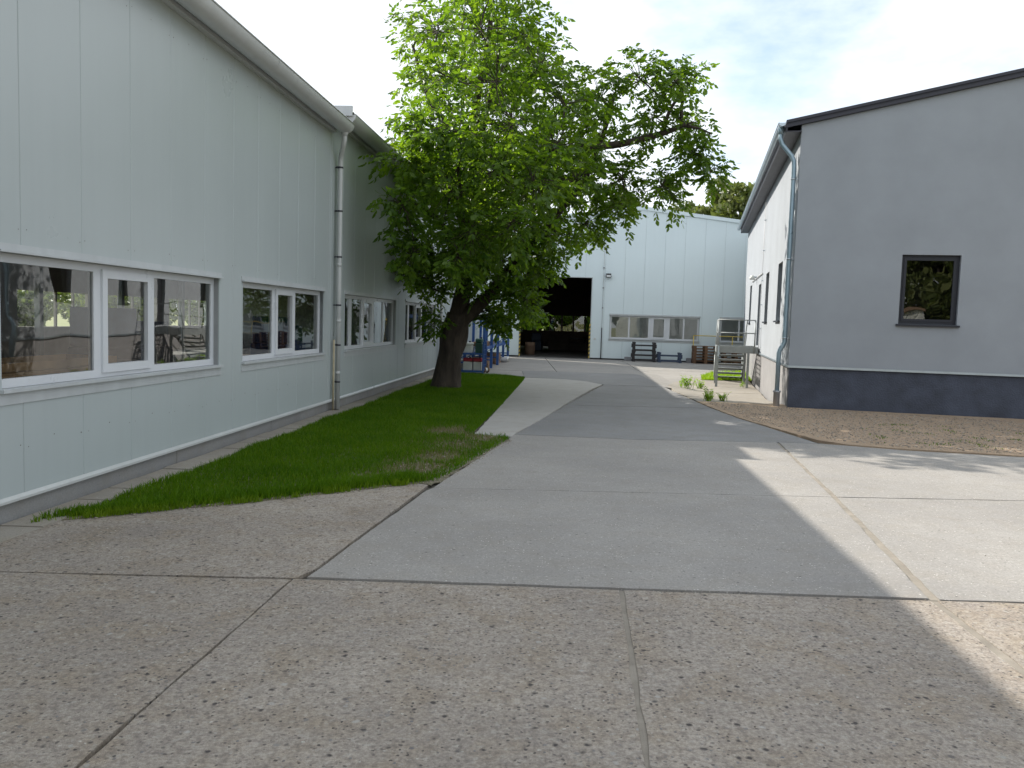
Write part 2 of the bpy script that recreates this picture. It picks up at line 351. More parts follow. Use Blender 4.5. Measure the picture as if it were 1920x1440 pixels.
def polyline_jitter(poly, step=0.14, amp=0.010, seed=0):
    out = []
    n = len(poly)
    for i in range(n):
        a = Vector((*poly[i], 0)); b = Vector((*poly[(i+1) % n], 0)); d = b - a; L = d.length
        k = max(1, min(80, int(L/step))); nrm = Vector((-d.y, d.x, 0)).normalized()
        for j in range(k):
            p = a + d*(j/k)
            if j: p += nrm*amp*(mnoise.noise(Vector((p.x*4.1+seed*3.3, p.y*4.1, seed))) + 0.6*mnoise.noise(Vector((p.x*13, p.y*13+seed, 5))))
            out.append((p.x, p.y))
    return out

def flat_poly(name, poly, z, material, parent=None, thick=0.07, amp=0.010, seed=0, step=0.14, dip=True):
    pts = polyline_jitter(poly, step, amp, seed)
    ar = sum(pts[i][0]*pts[(i+1) % len(pts)][1]-pts[(i+1) % len(pts)][0]*pts[i][1] for i in range(len(pts)))
    if ar < 0: pts.reverse()
    n = len(pts); c = 0.006
    zz = [z + (gz(*p) if dip else 0) for p in pts]
    top = [(p[0], p[1], q) for p, q in zip(pts, zz)]; low = [(p[0], p[1], q-thick) for p, q in zip(pts, zz)]
    mb = MB(); mb.add(top + low, [tuple(range(n))] + [(i, n+i, n+(i+1) % n, (i+1) % n) for i in range(n)])
    o = mb.build(name, material, parent)
    bm = bmesh.new(); bm.from_mesh(o.data)
    bmesh.ops.triangulate(bm, faces=[f for f in bm.faces if len(f.verts) > 4])
    if dip and max(abs(gz(*p)) for p in pts) > 0.002:
        for _ in range(3):
            es_ = [e for e in bm.edges if e.calc_length() > 0.8 and all(len(f.verts) == 3 for f in e.link_faces)]
            if not es_: break
            bmesh.ops.subdivide_edges(bm, edges=es_, cuts=1); bmesh.ops.triangulate(bm, faces=[f for f in bm.faces if len(f.verts) > 3 and f.normal.z > 0.5])
        for v in bm.verts:
            if any(f.normal.z > 0.5 for f in v.link_faces): v.co.z = z + gz(v.co.x, v.co.y)
    bm.to_mesh(o.data); bm.free()
    return o

tag(MB().add([(-500,-500,-0.45),(500,-500,-0.45),(500,700,-0.45),(-500,700,-0.45)], [(0,1,2,3)]).build('ground', M['field']), kind='structure')

# dirt bed under the slabs
gx = np.concatenate([[-9.5, -7, -5], np.arange(-4, 14.1, 1.0), [17, 21, 26]]); gy = np.concatenate([[-16, -10, -5], np.arange(-1, 45, 1.0)])
V = [(x, y, -0.022 + gz(x, y) - (0.03 if y > 18 else 0)) for y in gy for x in gx]; nx = len(gx)
Fq = [(j*nx+i, j*nx+i+1, (j+1)*nx+i+1, (j+1)*nx+i) for j in range(len(gy)-1) for i in range(nx-1)]
yard = MB().add(V, Fq).build('yard', M['joint']); tag(yard, kind='structure')

slab_list = [
 # coarse exposed aggregate, nearest the camera
 ('coarse', [(-4.75,0.3),(-1.917,0.3),(-1.462,5.495),(-4.45,5.44)]),
 ('coarse', [(-1.895,0.3),(0.343,0.3),(0.768,5.487),(-1.445,5.512)]),
 ('coarse', [(0.377,0.3),(2.43,0.3),(2.868,5.464),(0.80,5.485)]),
 ('coarse', [(2.475,0.3),(6.6,0.3),(6.6,5.45),(2.92,5.464)]),
 ('coarse', [(6.63,0.3),(11.5,0.3),(11.5,5.45),(6.63,5.45)]),
 ('coarse', [(-5.5,-12),(0.3,-12),(0.3,0.27),(-5.0,0.27)]),
 ('coarse', [(0.34,-12),(11.5,-12),(11.5,0.27),(0.34,0.27)]),
 ('coarse', [(-4.35,5.458),(-1.44,5.535),(-1.36,5.74),(-0.86,8.92),(-0.92,8.98),(-1.63,8.46),(-2.39,7.84),(-3.37,7.17),(-4.2,6.58)]),
 # smooth rows
 ('smooth', [(-1.36,5.54),(-0.03,5.522),(2.865,5.487),(3.485,8.815),(1.2,8.73),(-0.80,8.655),(-0.86,8.5)]),
 ('smooth', [(2.945,5.49),(9.0,5.47),(9.0,9.13),(3.555,8.835)]),
 ('smooth', [(9.03,5.47),(14,5.47),(14,9.2),(9.03,9.13)]),
 ('smooth', [(-0.798,8.668),(1.2,8.743),(3.49,8.828),(4.215,13.02),(3.1,12.62),(1.92,12.13),(0.9,12.05),(-0.11,12.0),(-0.72,9.1)]),
 ('smooth', [(-0.108,12.01),(0.9,12.062),(1.92,12.142),(3.1,12.635),(4.1,13.018),(1.86,12.87),(0.05,13.03),(-0.02,12.5)]),
 ('smooth', [(3.56,8.848),(9.0,9.145),(9.0,12.0),(7.68,12.22),(6.09,12.55),(4.96,13.03),(4.265,13.02)]),
 ('smooth', [(9.03,9.16),(14,9.23),(14,11.2),(9.03,11.95)]),
 ('dark_conc', [(0.07,13.06),(1.86,12.90),(4.24,13.05),(4.90,13.08),(4.60,15.9),(4.45,18.25),(1.20,17.96),(0.5,14.9)]),
 ('dark_conc', [(1.21,17.99),(4.44,18.28),(4.42,19.6),(4.48,24.2),(2.70,24.28)]),
 ('dark_conc', [(2.72,24.31),(4.50,24.23),(4.6,30.1),(0.35,30.1),(0.40,26.6),(1.70,26.15)]),
 ('smooth', [(-2.2,27.75),(0.40,26.62),(0.34,30.1),(-2.1,30.1)]),
 ('smooth', [(4.505,24.22),(5.6,24.22),(7.0,30.1),(4.615,30.1)]),
 ('smooth', [(-2.1,30.13),(1.6,30.13),(1.6,35.9),(-1.7,35.9)]),
 ('smooth', [(1.63,30.13),(5.3,30.13),(5.3,35.9),(1.63,35.9)]),
 ('smooth', [(5.33,30.13),(7.0,30.13),(8.4,34.6),(9.2,35.9),(5.33,35.9)]),
 ('smooth', [(-1.7,35.93),(1.6,35.93),(1.6,41.9),(-1.3,41.9)]),
 ('smooth', [(1.63,35.93),(5.3,35.93),(5.3,41.8),(1.63,41.9)]),
 ('smooth', [(5.33,35.93),(9.2,35.93),(14,38),(14,41),(5.33,41.75)]),
]
for i, (mk, poly) in enumerate(slab_list):
    flat_poly('concrete_slab', poly, 0.004 if mk == 'coarse' else 0.006 + 0.003*((i*7) % 3), M[mk], yard, seed=i*1.7, amp=0.011)
flat_poly('cement_patch', [(-0.56,12.88),(0.02,12.72),(0.10,13.2),(0.52,14.95),(1.22,18.3),(2.2,22.6),(2.66,24.28),(2.3,25.4),(1.68,26.1),(0.42,26.4),(0.30,24.5),(-0.2,17.6)], 0.016, M['patch'], yard, seed=44, amp=0.02)
for jp in ([(0.325,0.3),(0.39,0.3),(0.815,5.49),(0.75,5.49)], [(2.415,0.3),(2.48,0.3),(2.93,5.47),(2.855,5.47)], [(2.86,5.48),(2.95,5.48),(3.56,8.84),(3.48,8.82)], [(3.485,8.835),(3.565,8.85),(4.27,13.02),(4.21,13.02)]):
    flat_poly('joint_sand', jp, -0.001, M['sand'], yard, thick=0.02, seed=90, amp=0.006)
# apron beside the plaster building
flat_poly('apron_slab', [(4.47,19.75),(6.45,19.75),(7.05,22.4),(4.47,22.4)], 0.02, M['paving'], yard, seed=51, amp=0.02, step=0.4)
flat_poly('apron_slab', [(4.48,22.43),(7.06,22.43),(7.75,25.6),(4.85,25.6)], 0.018, M['paving'], yard, seed=52, amp=0.02, step=0.4)
flat_poly('apron_slab', [(4.87,25.63),(7.77,25.63),(8.6,29.6),(5.8,29.6)], 0.02, M['paving'], yard, seed=53, amp=0.02, step=0.4)
flat_poly('apron_slab', [(5.82,29.63),(8.62,29.63),(9.4,33),(7.2,33)], 0.019, M['paving'], yard, seed=54, amp=0.02, step=0.4)
# gravel
gpoly = [(4.45,18.3),(4.52,16.5),(4.72,15.0),(5.0,13.35),(5.3,12.95),(6.09,12.62),(7.68,12.28),(9.0,12.03),(14,11.3),(22,10.6),(22,17),(12,17.6),(6.35,18.86),(6.5,19.72),(4.43,19.72)]
gravel = flat_poly('gravel_bed', gpoly, 0.024, M['gravel'], None, seed=60, amp=0.025, step=0.2); tag(gravel, kind='structure')

def in_poly(px, py, poly):
    c = np.zeros(len(px), bool); n = len(poly)
    for i in range(n):
        x1, y1 = poly[i]; x2, y2 = poly[(i+1) % n]
        if y1 == y2: continue
        cond = ((y1 > py) != (y2 > py)) & (px < (x2-x1)*(py-y1)/(y2-y1)+x1)
        c ^= cond
    return c

def scatter(poly, n, dens=None):
    a = np.array(poly); lo = a.min(0); hi = a.max(0); X = []; 
    tot = 0; outx = []; outy = []
    while tot < n:
        x = np.random.uniform(lo[0], hi[0], n); y = np.random.uniform(lo[1], hi[1], n)
        k = in_poly(x, y, poly)
        if dens is not None: k &= np.random.rand(n) < dens(x, y)
        outx.append(x[k]); outy.append(y[k]); tot += k.sum()
    return np.concatenate(outx)[:n], np.concatenate(outy)[:n]

def pebbles(name, poly, n, rmin, rmax, z, material, parent, dens=None):
    x, y = scatter(poly, n, dens)
    r = rmin + (rmax-rmin)*np.random.rand(n)**3
    base = np.array([[1,0,0],[0,1,0],[-1,0,0],[0,-1,0],[0,0,0.7],[0,0,-0.5]])
    ang = np.random.rand(n)*6.28; st = 0.6+0.8*np.random.rand(n, 3)
    v = base[None]*st[:, None]*r[:, None, None]
    ca, sa = np.cos(ang)[:, None], np.sin(ang)[:, None]
    vx = v[..., 0]*ca - v[..., 1]*sa; vy = v[..., 0]*sa + v[..., 1]*ca
    zz = np.array([gz(a, b) for a, b in zip(x, y)])
    out = np.stack([vx + x[:, None], vy + y[:, None], v[..., 2] + z + zz[:, None]], -1).reshape(-1, 3)
    return np_mesh(name, out, [(0,1,4),(1,2,4),(2,3,4),(3,0,4),(1,0,5),(2,1,5),(3,2,5),(0,3,5)], 6, material, parent)
tag(pebbles('loose_gravel', [(4.62,16.2),(5.2,13.45),(6.1,12.75),(9,12.15),(12,11.7),(12,16.8),(6.4,18.7),(4.6,19.6)], 16000, 0.006, 0.024, 0.026, M['pebble'], gravel), kind='stuff')
tag(pebbles('loose_grit', [(-4.2,2.8),(4.5,2.8),(6,9),(4,13),(-1,9),(-3.5,7)], 650, 0.002, 0.008, 0.008, M['pebble'], yard), kind='stuff')

# lawn
def wallx(y, off=0.0): return -4.133 + (y-6.667)*0.0801 + off*1.003
lawn_poly = [(-3.98,6.78),(-3.37,7.22),(-2.39,7.88),(-1.63,8.49),(-0.88,9.02),(-0.06,12.45),(-0.10,12.72),(-0.62,12.95),(-0.24,17.6),(0.26,24.5),(0.36,26.3),(-0.6,27.2),(wallx(27.6,0.35),27.6)] + [(wallx(y, 0.36+0.05*math.sin(y*2.1)), y) for y in (26,24,22,20,18,16,14,12.5,11,10,9,8,7.3)]
lawn = flat_poly('lawn', lawn_poly, 0.014, M['soil'], None, thick=0.08, seed=71, amp=0.05, step=0.12); tag(lawn, kind='structure')
def bare(x, y):
    d = np.zeros_like(x)
    for bx, by, rx, ry, s in ((-0.75,13.1,0.65,0.55,1.0),(-0.72,11.6,0.6,0.9,0.6),(-1.0,9.7,0.6,0.5,0.85),(-0.35,12.4,0.4,0.5,0.8),(-1.3,9.1,0.5,0.3,0.6),(-0.85,10.6,0.45,0.5,0.8)):
        d = np.maximum(d, s*np.exp(-(((x-bx)/rx)**2+((y-by)/ry)**2)))
    return d
def blades(name, poly, n, h0, h1, w, z, material, parent, dens=None):
    x, y = scatter(poly, n, dens)
    h = h0 + (h1-h0)*np.random.rand(n)**1.5; a = np.random.rand(n)*6.28; w = w*(0.7+0.6*np.random.rand(n))
    cl = np.array([mnoise.noise(Vector((p*1.7, q*1.7, 0))) for p, q in zip(x, y)]); h *= 1 + 0.45*cl
    lean = h*(0.15+0.55*np.random.rand(n)); b = np.random.rand(n)*6.28
    dx, dy = np.cos(a)*w/2, np.sin(a)*w/2; lx, ly = np.cos(b)*lean, np.sin(b)*lean
    zz = np.array([gz(p, q) for p, q in zip(x, y)]) + z
    P = np.stack([np.stack([x-dx, y-dy, zz], -1), np.stack([x+dx, y+dy, zz], -1),
                  np.stack([x-dx*0.7+lx*0.35, y-dy*0.7+ly*0.35, zz+h*0.6], -1), np.stack([x+dx*0.7+lx*0.35, y+dy*0.7+ly*0.35, zz+h*0.6], -1),
                  np.stack([x+lx, y+ly, zz+h], -1)], 1).reshape(-1, 3)
    return np_mesh(name, P, [(0,1,3),(0,3,2),(2,3,4)], 5, material, parent)
dens_main = lambda x, y: np.clip(1-1.5*bare(x, y), 0.05, 1)*np.clip(1.15 - (y-8)/26.0, 0.35, 1)
tag(blades('grass', lawn_poly, 150000, 0.035, 0.085, 0.0075, 0.012, M['grass'], lawn, dens_main), kind='stuff')
tag(blades('dry_grass', [(-1.7,8.6),(-0.9,9.05),(-0.1,12.4),(-0.65,12.95),(-0.6,14),(-1.4,13.5),(-1.6,10)], 9000, 0.02, 0.05, 0.007, 0.012, M['grass_dry'], lawn), kind='stuff')
edge_poly = [(-3.95,6.85),(-3.37,7.17),(-2.39,7.83),(-1.63,8.44),(-0.92,8.97),(-1.1,9.25),(-1.7,8.75),(-2.4,8.15),(-3.3,7.5),(-3.8,7.2)]
rag = lambda x, y: np.array([1.0 if mnoise.noise(Vector((a*3.1, b*3.1, 9))) > 0.05 else 0.12 for a, b in zip(x, y)])
tag(blades('ragged_edge', [(-3.95,6.70),(-3.37,7.08),(-2.39,7.74),(-1.63,8.34),(-0.95,8.86),(-0.86,9.0),(-1.63,8.55),(-2.39,7.93),(-3.37,7.26),(-3.9,6.9)], 2200, 0.03, 0.09, 0.008, 0.01, M['weed_dull'], lawn, rag), kind='stuff')
tag(blades('edge_grass', edge_poly, 6000, 0.05, 0.11, 0.008, 0.02, M['grass'], lawn), kind='stuff')
edge2 = [(-0.92,8.97),(-0.80,9.0),(-0.02,12.45),(-0.08,12.75),(-0.2,12.6),(-0.98,9.2)]
tag(blades('edge_grass', edge2, 1500, 0.03, 0.07, 0.008, 0.01, M['grass'], lawn), kind='stuff')
edge3 = [(-0.6,12.93),(-0.2,17.6),(0.31,24.5),(0.41,26.3),(-0.6,27.25),(-0.6,27.0),(0.2,26.0),(0.1,24.5),(-0.4,17.6),(-0.75,13.1)]
tag(blades('edge_grass', edge3, 9000, 0.03, 0.075, 0.009, 0.01, M['grass'], lawn), kind='stuff')
tag(pebbles('bare_stones', [(-1.6,8.9),(-0.9,9.05),(-0.1,12.4),(-0.65,12.95),(-0.5,13.6),(-1.2,13.3)], 900, 0.006, 0.022, 0.016, M['pebble'], lawn, bare), kind='stuff')

lip = [(-4.1,6.62),(-3.37,7.13),(-2.39,7.79),(-1.63,8.40),(-0.98,8.90),(-0.84,8.80),(-0.76,9.0),(-0.5,10.2),(-0.0,12.4),(-0.08,12.5),(-0.9,9.1),(-1.63,8.55),(-2.39,7.95),(-3.37,7.28),(-4.0,6.85)]
tag(flat_poly('soil_lip', lip, 0.0115, M['soil'], lawn, thick=0.012, seed=77, amp=0.05, step=0.06), kind='stuff')
tag(pebbles('edge_grit', [(-4.0,6.6),(-2.4,7.72),(-0.9,8.85),(-0.7,9.0),(0.06,12.4),(-0.1,12.5),(-0.95,9.15),(-2.4,8.0),(-3.9,6.95)], 1500, 0.003, 0.014, 0.012, M['pebble'], lawn), kind='stuff')
tag(blades('pale_grass', lawn_poly, 9000, 0.04, 0.09, 0.007, 0.012, M['weed_dull'], lawn, dens_main), kind='stuff')
# narrow strip of paving along the hall foot
strip = empty('wall_foot_path'); tag(strip, kind='structure')
y = 6.1; i = 0
while y < 27.5:
    l = 0.5 + 0.05*random.random()
    flat_poly('paving_slab', [(wallx(y,0.005),y),(wallx(y,0.34+0.03*random.random()),y),(wallx(y+l-0.02,0.34+0.03*random.random()),y+l-0.02),(wallx(y+l-0.02,0.005),y+l-0.02)], 0.012+0.012*random.random(), M['paving'], strip, thick=0.05, seed=200+i, amp=0.012)
    y += l; i += 1

# small lawn and weeds by the steel stair
l2 = [(7.2,31.4),(7.7,33.6),(8.6,35.6),(10.4,36.4),(10.6,33.5),(9.3,31.6)]
lawn2 = flat_poly('grass_island', l2, 0.03, M['soil'], None, thick=0.1, seed=80, amp=0.08, step=0.3); tag(lawn2, kind='structure')
tag(blades('grass', l2, 9000, 0.06, 0.14, 0.016, 0.03, M['weed'], lawn2), kind='stuff')

def weed(loc, n, size, label, group='weeds beside the steel stair'):
    root = empty('weed', (loc[0], loc[1], gz(*loc)+0.01))
    tag(root, label, 'weed', group)
    st = MB(); lv = []
    for k in range(n):
        a = random.random()*6.28; l = size*(0.5+0.6*random.random()); lean = 0.25+0.5*random.random()
        p0 = Vector((random.gauss(0, size*0.18), random.gauss(0, size*0.18), 0)); p1 = p0 + Vector((math.cos(a)*lean*l, math.sin(a)*lean*l, l))
        st.tube([p0, (p0+p1)/2 + Vector((0, 0, l*0.08)), p1], [0.006, 0.005, 0.002], 4, False)
        for j in range(9):
            t_ = 0.25+0.75*random.random(); c = p0.lerp(p1, t_); b = random.random()*6.28; L = size*0.22*(0.7+0.6*random.random())
            d = Vector((math.cos(b), math.sin(b), 0.2+0.5*random.random())).normalized()*L; s_ = Vector((-math.sin(b), math.cos(b), 0))*L*0.28
            lv += [c, c+d*0.5+s_, c+d, c+d*0.5-s_]
    st.build('stem', M['weed'], root)
    np_mesh('leaves', np.array([tuple(p) for p in lv]), [(0,1,2),(0,2,3)], 4, M['weed'], root)
weed((4.75,19.95), 24, 0.24, 'low leafy green weed clump nearest the gravel edge')
weed((5.15,20.15), 20, 0.22, 'green weed clump in the gravel corner, nearer the drainpipe')
weed((4.95,20.6), 10, 0.30, 'thin upright weed just behind the gravel corner clumps')
weed((5.55,26.2), 22, 0.42, 'bright green weed left of the stair legs')
weed((6.15,27.0), 18, 0.28, 'bright green weed touching the left stair leg')
weed((7.95,28.3), 10, 0.22, 'tiny weed under the landing by the plinth')
gw = lambda x, y: np.array([max(0.0, mnoise.noise(Vector((a*2.3, b*2.3, 4)))*2-0.35) for a, b in zip(x, y)])
tag(blades('gravel_weeds', [(5.5,13.2),(9.5,12.6),(11.5,15.2),(7.0,16.2)], 700, 0.012, 0.035, 0.012, 0.025, M['grass'], gravel, gw), kind='stuff')

# ------------------------------------------------------------------ the two white halls on the left
HA = R_(-4.58); HO = (-4.133, 6.667, 0)

def panel_run(root, s0, s1, pitch, first, z0, ztop, wins, material, axis):
    """vertical sandwich panels cut round the window openings. axis: 'x' face at x=0 looking +x run along y; 'y' face at y=0 looking -y run along x"""
    edges = []; e = first
    while e > s0: e -= pitch
    while e < s1:
        edges.append(e); e += pitch
    edges.append(e)
    for a, b in zip(edges[:-1], edges[1:]):
        a2, b2 = max(a, s0), min(b, s1)
        if b2-a2 < 0.03: continue
        mb = MB(); g = 0.0022; c = 0.005
        cuts = sorted({a2+g+c, b2-g-c} | {w for W in wins for w in W[:2] if a2+g+c < w < b2-g-c})
        def P(s, d, z): return (-d, s, z) if axis == 'x' else (s, d, z)
        def quad(p):
            mb.add(p, [(0,1,2,3)] if axis == 'x' else [(0,1,2,3)])
        strips = [(a2+g, cuts[0], 0.006, 0.0)] + [(u, v, 0, 0) for u, v in zip(cuts[:-1], cuts[1:])] + [(cuts[-1], b2-g, 0.0, 0.006)]
        for u, v, d0, d1 in strips:
            mid = (u+v)/2; segs = [(z0, None)]
            for W in wins:
                if W[0] <= mid <= W[1]:
                    ns = []
                    for (p, q) in segs:
                        qq = 99 if q is None else q
                        if W[2] > p: ns.append((p, W[2]))
                        if W[3] < qq: ns.append((W[3], q))
                    segs = ns
            for (p, q) in segs:
                zu = ztop(u) if q is None else q; zv = ztop(v) if q is None else q
                quad([P(u, d0, p), P(v, d1, p), P(v, d1, zv), P(u, d0, zu)])
        mb.build('wall_panel', material, root)

def hall(name, label, s0, s1, first, wins, ze, roofmat, solid_to=None):
    root = empty(name, HO, HA); tag(root, label, 'industrial hall')
    op = [(w[0], w[1], w[2], w[3]) for w in wins]
    ztop = lambda s: ze+0.02
    vis0 = s0 if solid_to is None else solid_to
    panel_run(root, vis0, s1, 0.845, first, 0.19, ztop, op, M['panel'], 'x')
    core = MB()
    # core with openings
    es = sorted({s0, s1} | {e for w in wins for e in w[:2]})
    for u, v in zip(es[:-1], es[1:]):
        m_ = (u+v)/2; hit = [w for w in wins if w[0] <= m_ <= w[1]]
        if hit:
            core.box(-0.14, -0.014, u, v, 0.19, hit[0][2]); core.box(-0.14, -0.014, u, v, hit[0][3], ze)
        else: core.box(-0.14, -0.014, u, v, 0.19, ze)
    core.build('wall_core', M['core'], root)
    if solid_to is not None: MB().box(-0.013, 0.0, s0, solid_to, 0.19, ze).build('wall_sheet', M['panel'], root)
    pl = MB(); y_ = s0
    while y_ < s1-0.01:
        y2 = min(y_+3.0, s1); pl.box(-0.14, -0.035, y_, y2-0.012, -0.3, 0.185); y_ = y2
    pl.build('plinth', M['plinth_conc'], root)
    tr = MB(); tr.add([(0.002,s0,0.225),(0.002,s1,0.225),(0.028,s1,0.20),(0.028,s0,0.20),(0.028,s0,0.178),(0.028,s1,0.178),(-0.03,s1,0.178),(-0.03,s0,0.178)],
                      [(0,3,2,1),(3,4,5,2),(4,7,6,5)])
    tr.build('drip_flashing', M['gutter_w'], root)
    return root

PAT3 = lambda a: [(a+0.09, a+1.40, False), (a+1.55, a+2.43, True), (a+2.55, a+3.96, False)]
def hall_window(root, s0, s1, z0, z1, panes, depth=0.07, axis='x', kind='w'):
    """white plastic ribbon window: outer frame, one opening sash, panes, sill and head flashing"""
    def B(mb, d0, d1, u, v, p, q):
        if axis == 'x': mb.box(-d1, -d0, u, v, p, q)
        else: mb.box(u, v, d0, d1, p, q)
    fr = MB(); fz0, fz1 = z0+0.075, z1-0.075
    B(fr, depth, depth+0.06, s0, s1, z0, fz0); B(fr, depth, depth+0.06, s0, s1, fz1, z1)
    xs = [s0] + [e for p in panes for e in p[:2]] + [s1]
    for u, v in zip(xs[0::2], xs[1::2]): B(fr, depth+0.002, depth+0.058, u, v, fz0, fz1)
    w = fr.build('window', M['upvc'], root)
    for (u, v, sash) in panes:
        if sash:
            m = MB(); t_ = 0.055
            B(m, depth-0.022, depth+0.03, u-0.03, u+t_, fz0-0.03, fz1+0.03); B(m, depth-0.022, depth+0.03, v-t_, v+0.03, fz0-0.03, fz1+0.03)
            B(m, depth-0.0215, depth+0.03, u+t_, v-t_, fz0-0.03, fz0+t_); B(m, depth-0.0215, depth+0.03, u+t_, v-t_, fz1-t_, fz1+0.03)
            m.build('sash', M['upvc'], w); uu, vv, p, q = u+t_, v-t_, fz0+t_, fz1-t_
        else: uu, vv, p, q = u, v, fz0, fz1
        g = MB(); d = depth+0.02
        if axis == 'x': g.add([(-d,uu,p),(-d,vv,p),(-d,vv,q),(-d,uu,q)], [(0,1,2,3)])
        else: g.add([(uu,d,p),(vv,d,p),(vv,d,q),(uu,d,q)], [(0,1,2,3)])
        g.build('pane', M['glass'], w)
    # reveals (sheet metal lining)
    for ra, rb_ in ((s0-0.03, s0), (s1, s1+0.03)):
        rv = MB(); B(rv, -0.002, depth, ra, rb_, z0, z1); rv.build('reveal', M['panel'], w)
    sl = MB(); B(sl, -0.05, depth-0.002, s0-0.04, s1+0.04, z0-0.03, z0-0.001); B(sl, -0.012, 0.004, s0-0.05, s1+0.05, z0-0.13, z0-0.028); sl.build('sill', M['trim'], w)
    hd = MB(); B(hd, -0.045, depth-0.002, s0-0.04, s1+0.04, z1+0.001, z1+0.02); B(hd, -0.012, 0.004, s0-0.05, s1+0.05, z1+0.018, z1+0.075); hd.build('head_flashing', M['trim'], w)
    return w

def gutter_x(root, s0, s1, cx, cz, r, material, name='gutter'):
    mb = MB(); n = 14; prof = []
    for k in range(n+1):
        a = math.pi*k/n; prof.append((cx + r*math.cos(a), cz - r*math.sin(a)))
    prof2 = [(cx+(p[0]-cx)*0.95, cz+(p[1]-cz)*0.95) for p in prof]
    L = 26; V = []; F_ = []
    nn = n+1
    for pr in (prof, prof2):
        for sgm in (s0, s1): V += [(p[0], sgm, p[1]) for p in pr]
    for k in range(n):
        F_.append((k, k+1, nn+k+1, nn+k)); F_.append((2*nn+k, 3*nn+k, 3*nn+k+1, 2*nn+k+1))
    mb.smooth = True; mb.add(V, F_); mb.smooth = False
    for sgm in (s0, s1): mb.add([(p[0], sgm, p[1]) for p in prof], [tuple(range(nn))])
    mb.tube([(cx+r, s0, cz), (cx+r, s1, cz)], 0.012, 6)
    y_ = s0+2.0
    while y_ < s1-0.3:
        pr = [(cx+(p[0]-cx)*1.02, cz+(p[1]-cz)*1.02) for p in prof]
        mb.add([(p[0], y_, p[1]) for p in pr]+[(p[0], y_+0.05, p[1]) for p in pr], [(k, k+1, nn+k+1, nn+k) for k in range(n)]); y_ += 3.0
    return mb.build(name, material, root)

def corr_roof(root, s0, s1, xe, ze, xr, zr, material, name='roof'):
    """corrugated sheet, one slope from eave to ridge"""
    mb = MB(); per = 0.13; k = int((s1-s0)/per*6)
    ss = np.linspace(s0, s1, k+1); V = []
    for (x, z) in ((xe, ze), (xr, zr)):
        for s_ in ss: V.append((x, s_, z + 0.016*math.cos(2*math.pi*(s_-s0)/per)))
    for s_ in ss: V.append((xe, s_, ze - 0.012 + 0.016*math.cos(2*math.pi*(s_-s0)/per)))
    n = k+1
    F_ = [(i_, i_+1, n+i_+1, n+i_) for i_ in range(k)] + [(i_, 2*n+i_, 2*n+i_+1, i_+1) for i_ in range(k)]
    mb.add(V, F_); return mb.build(name, material, root)

def pipe_bracket(root_pipe, p, out, material):
    pass

W1 = (0.0, 4.05, 1.12, 2.23); W2 = (4.80, 8.42, 1.12, 2.23)
W3 = (9.78, 14.35, 1.12, 2.23); W4 = (15.5, 20.1, 1.12, 2.23)
SPL = 8.80
EZ1, EZ2 = 5.30, 5.50
h1 = hall('factory_hall', 'long pale grey panel hall on the left, nearest part with two wide white windows', -18, SPL, 0.26, [W1, W2], EZ1, M['roof'], solid_to=-2.0)
h2 = hall('factory_hall', 'farther left-hand panel hall behind the walnut tree, past the white downpipe', SPL+0.01, 34.6, 0.26, [W3, W4], EZ2, M['roof'])
hall_window(h1, *W1, PAT3(0.0))
hall_window(h1, *W2, [(4.89, 6.08, False), (6.22, 6.98, True), (7.12, 8.33, False)])
def five(a): return [(a+0.08, a+0.55, False), (a+0.75, a+1.52, False), (a+1.60, a+2.40, True), (a+2.62, a+3.45, False), (a+3.53, a+4.48, False)]
hall_window(h2, *W3, five(9.78)); hall_window(h2, *W4, five(15.55))

for root, s0, s1, ez, go in ((h1, -18, SPL, EZ1, 0), (h2, SPL+0.06, 34.6, EZ2, 0)):
    gutter_x(root, s0, s1-0.02, 0.255, ez-0.02, 0.165, M['gutter_w'])
    corr_roof(root, s0, s1, 0.345, ez+0.045, -7.2, ez+0.045+7.545*0.16, M['roof'])
    corr_roof(root, s0, s1, -14.7, ez+0.045, -7.2, ez+0.045+7.5*0.16, M['roof'])
    fb = MB(); fb.box(0.0015, 0.085, s0, s1, ez-0.16, ez+0.012); fb.build('fascia', M['gutter_w'], root)
# raised end cap of the farther roof
MB().box(-0.45, 0.36, SPL+0.012, SPL+0.055, EZ2-0.05, EZ2+0.13).build('roof_end_cap', M['trim'], h2)
MB().box(-7.2, -0.16, SPL-0.05, SPL+0.011, 5.1, 5.32).build('eave_beam', M['inner'], h1)

# far side, ends and floor, seen through the panes
for root, s0, s1, ez in ((h1, -18, SPL, EZ1), (h2, SPL+0.01, 34.6, EZ2)):
    bw = MB(); bw.box(-14.5, -14.35, s0, s1, -0.3, 1.1); bw.box(-14.5, -14.35, s0, s1, 2.35, ez)
    y_ = s0
    while y_ < s1-0.5:
        bw.box(-14.5, -14.35, y_, y_+1.1, 1.1, 2.35); 
        for q in (1.1+1.05, 1.1+2.1, 1.1+3.15): bw.box(-14.46, -14.38, y_+q, y_+q+0.09, 1.1, 2.35)
        y_ += 5.2
    bw.build('far_wall', M['inner'], root)
    MB().box(-14.35, -0.14, s0, s1, -0.2, 0.02).build('floor', M['infloor'], root)
    y_ = s0+2
    while y_ < s1:
        fx = MB(); fx.bar((-14.2, y_, ez-0.1), (-7.2, y_, ez+0.9), 0.16, 0.3); fx.bar((-0.2, y_, ez-0.1), (-7.2, y_, ez+0.9), 0.16, 0.3)
        fx.box(-14.3, -14.1, y_-0.1, y_+0.1, 0, ez); fx.box(-0.36, -0.16, y_-0.1, y_+0.1, 0, ez); y_ += 5.2
        fx.build('portal_frame', M['grey_m'], root)
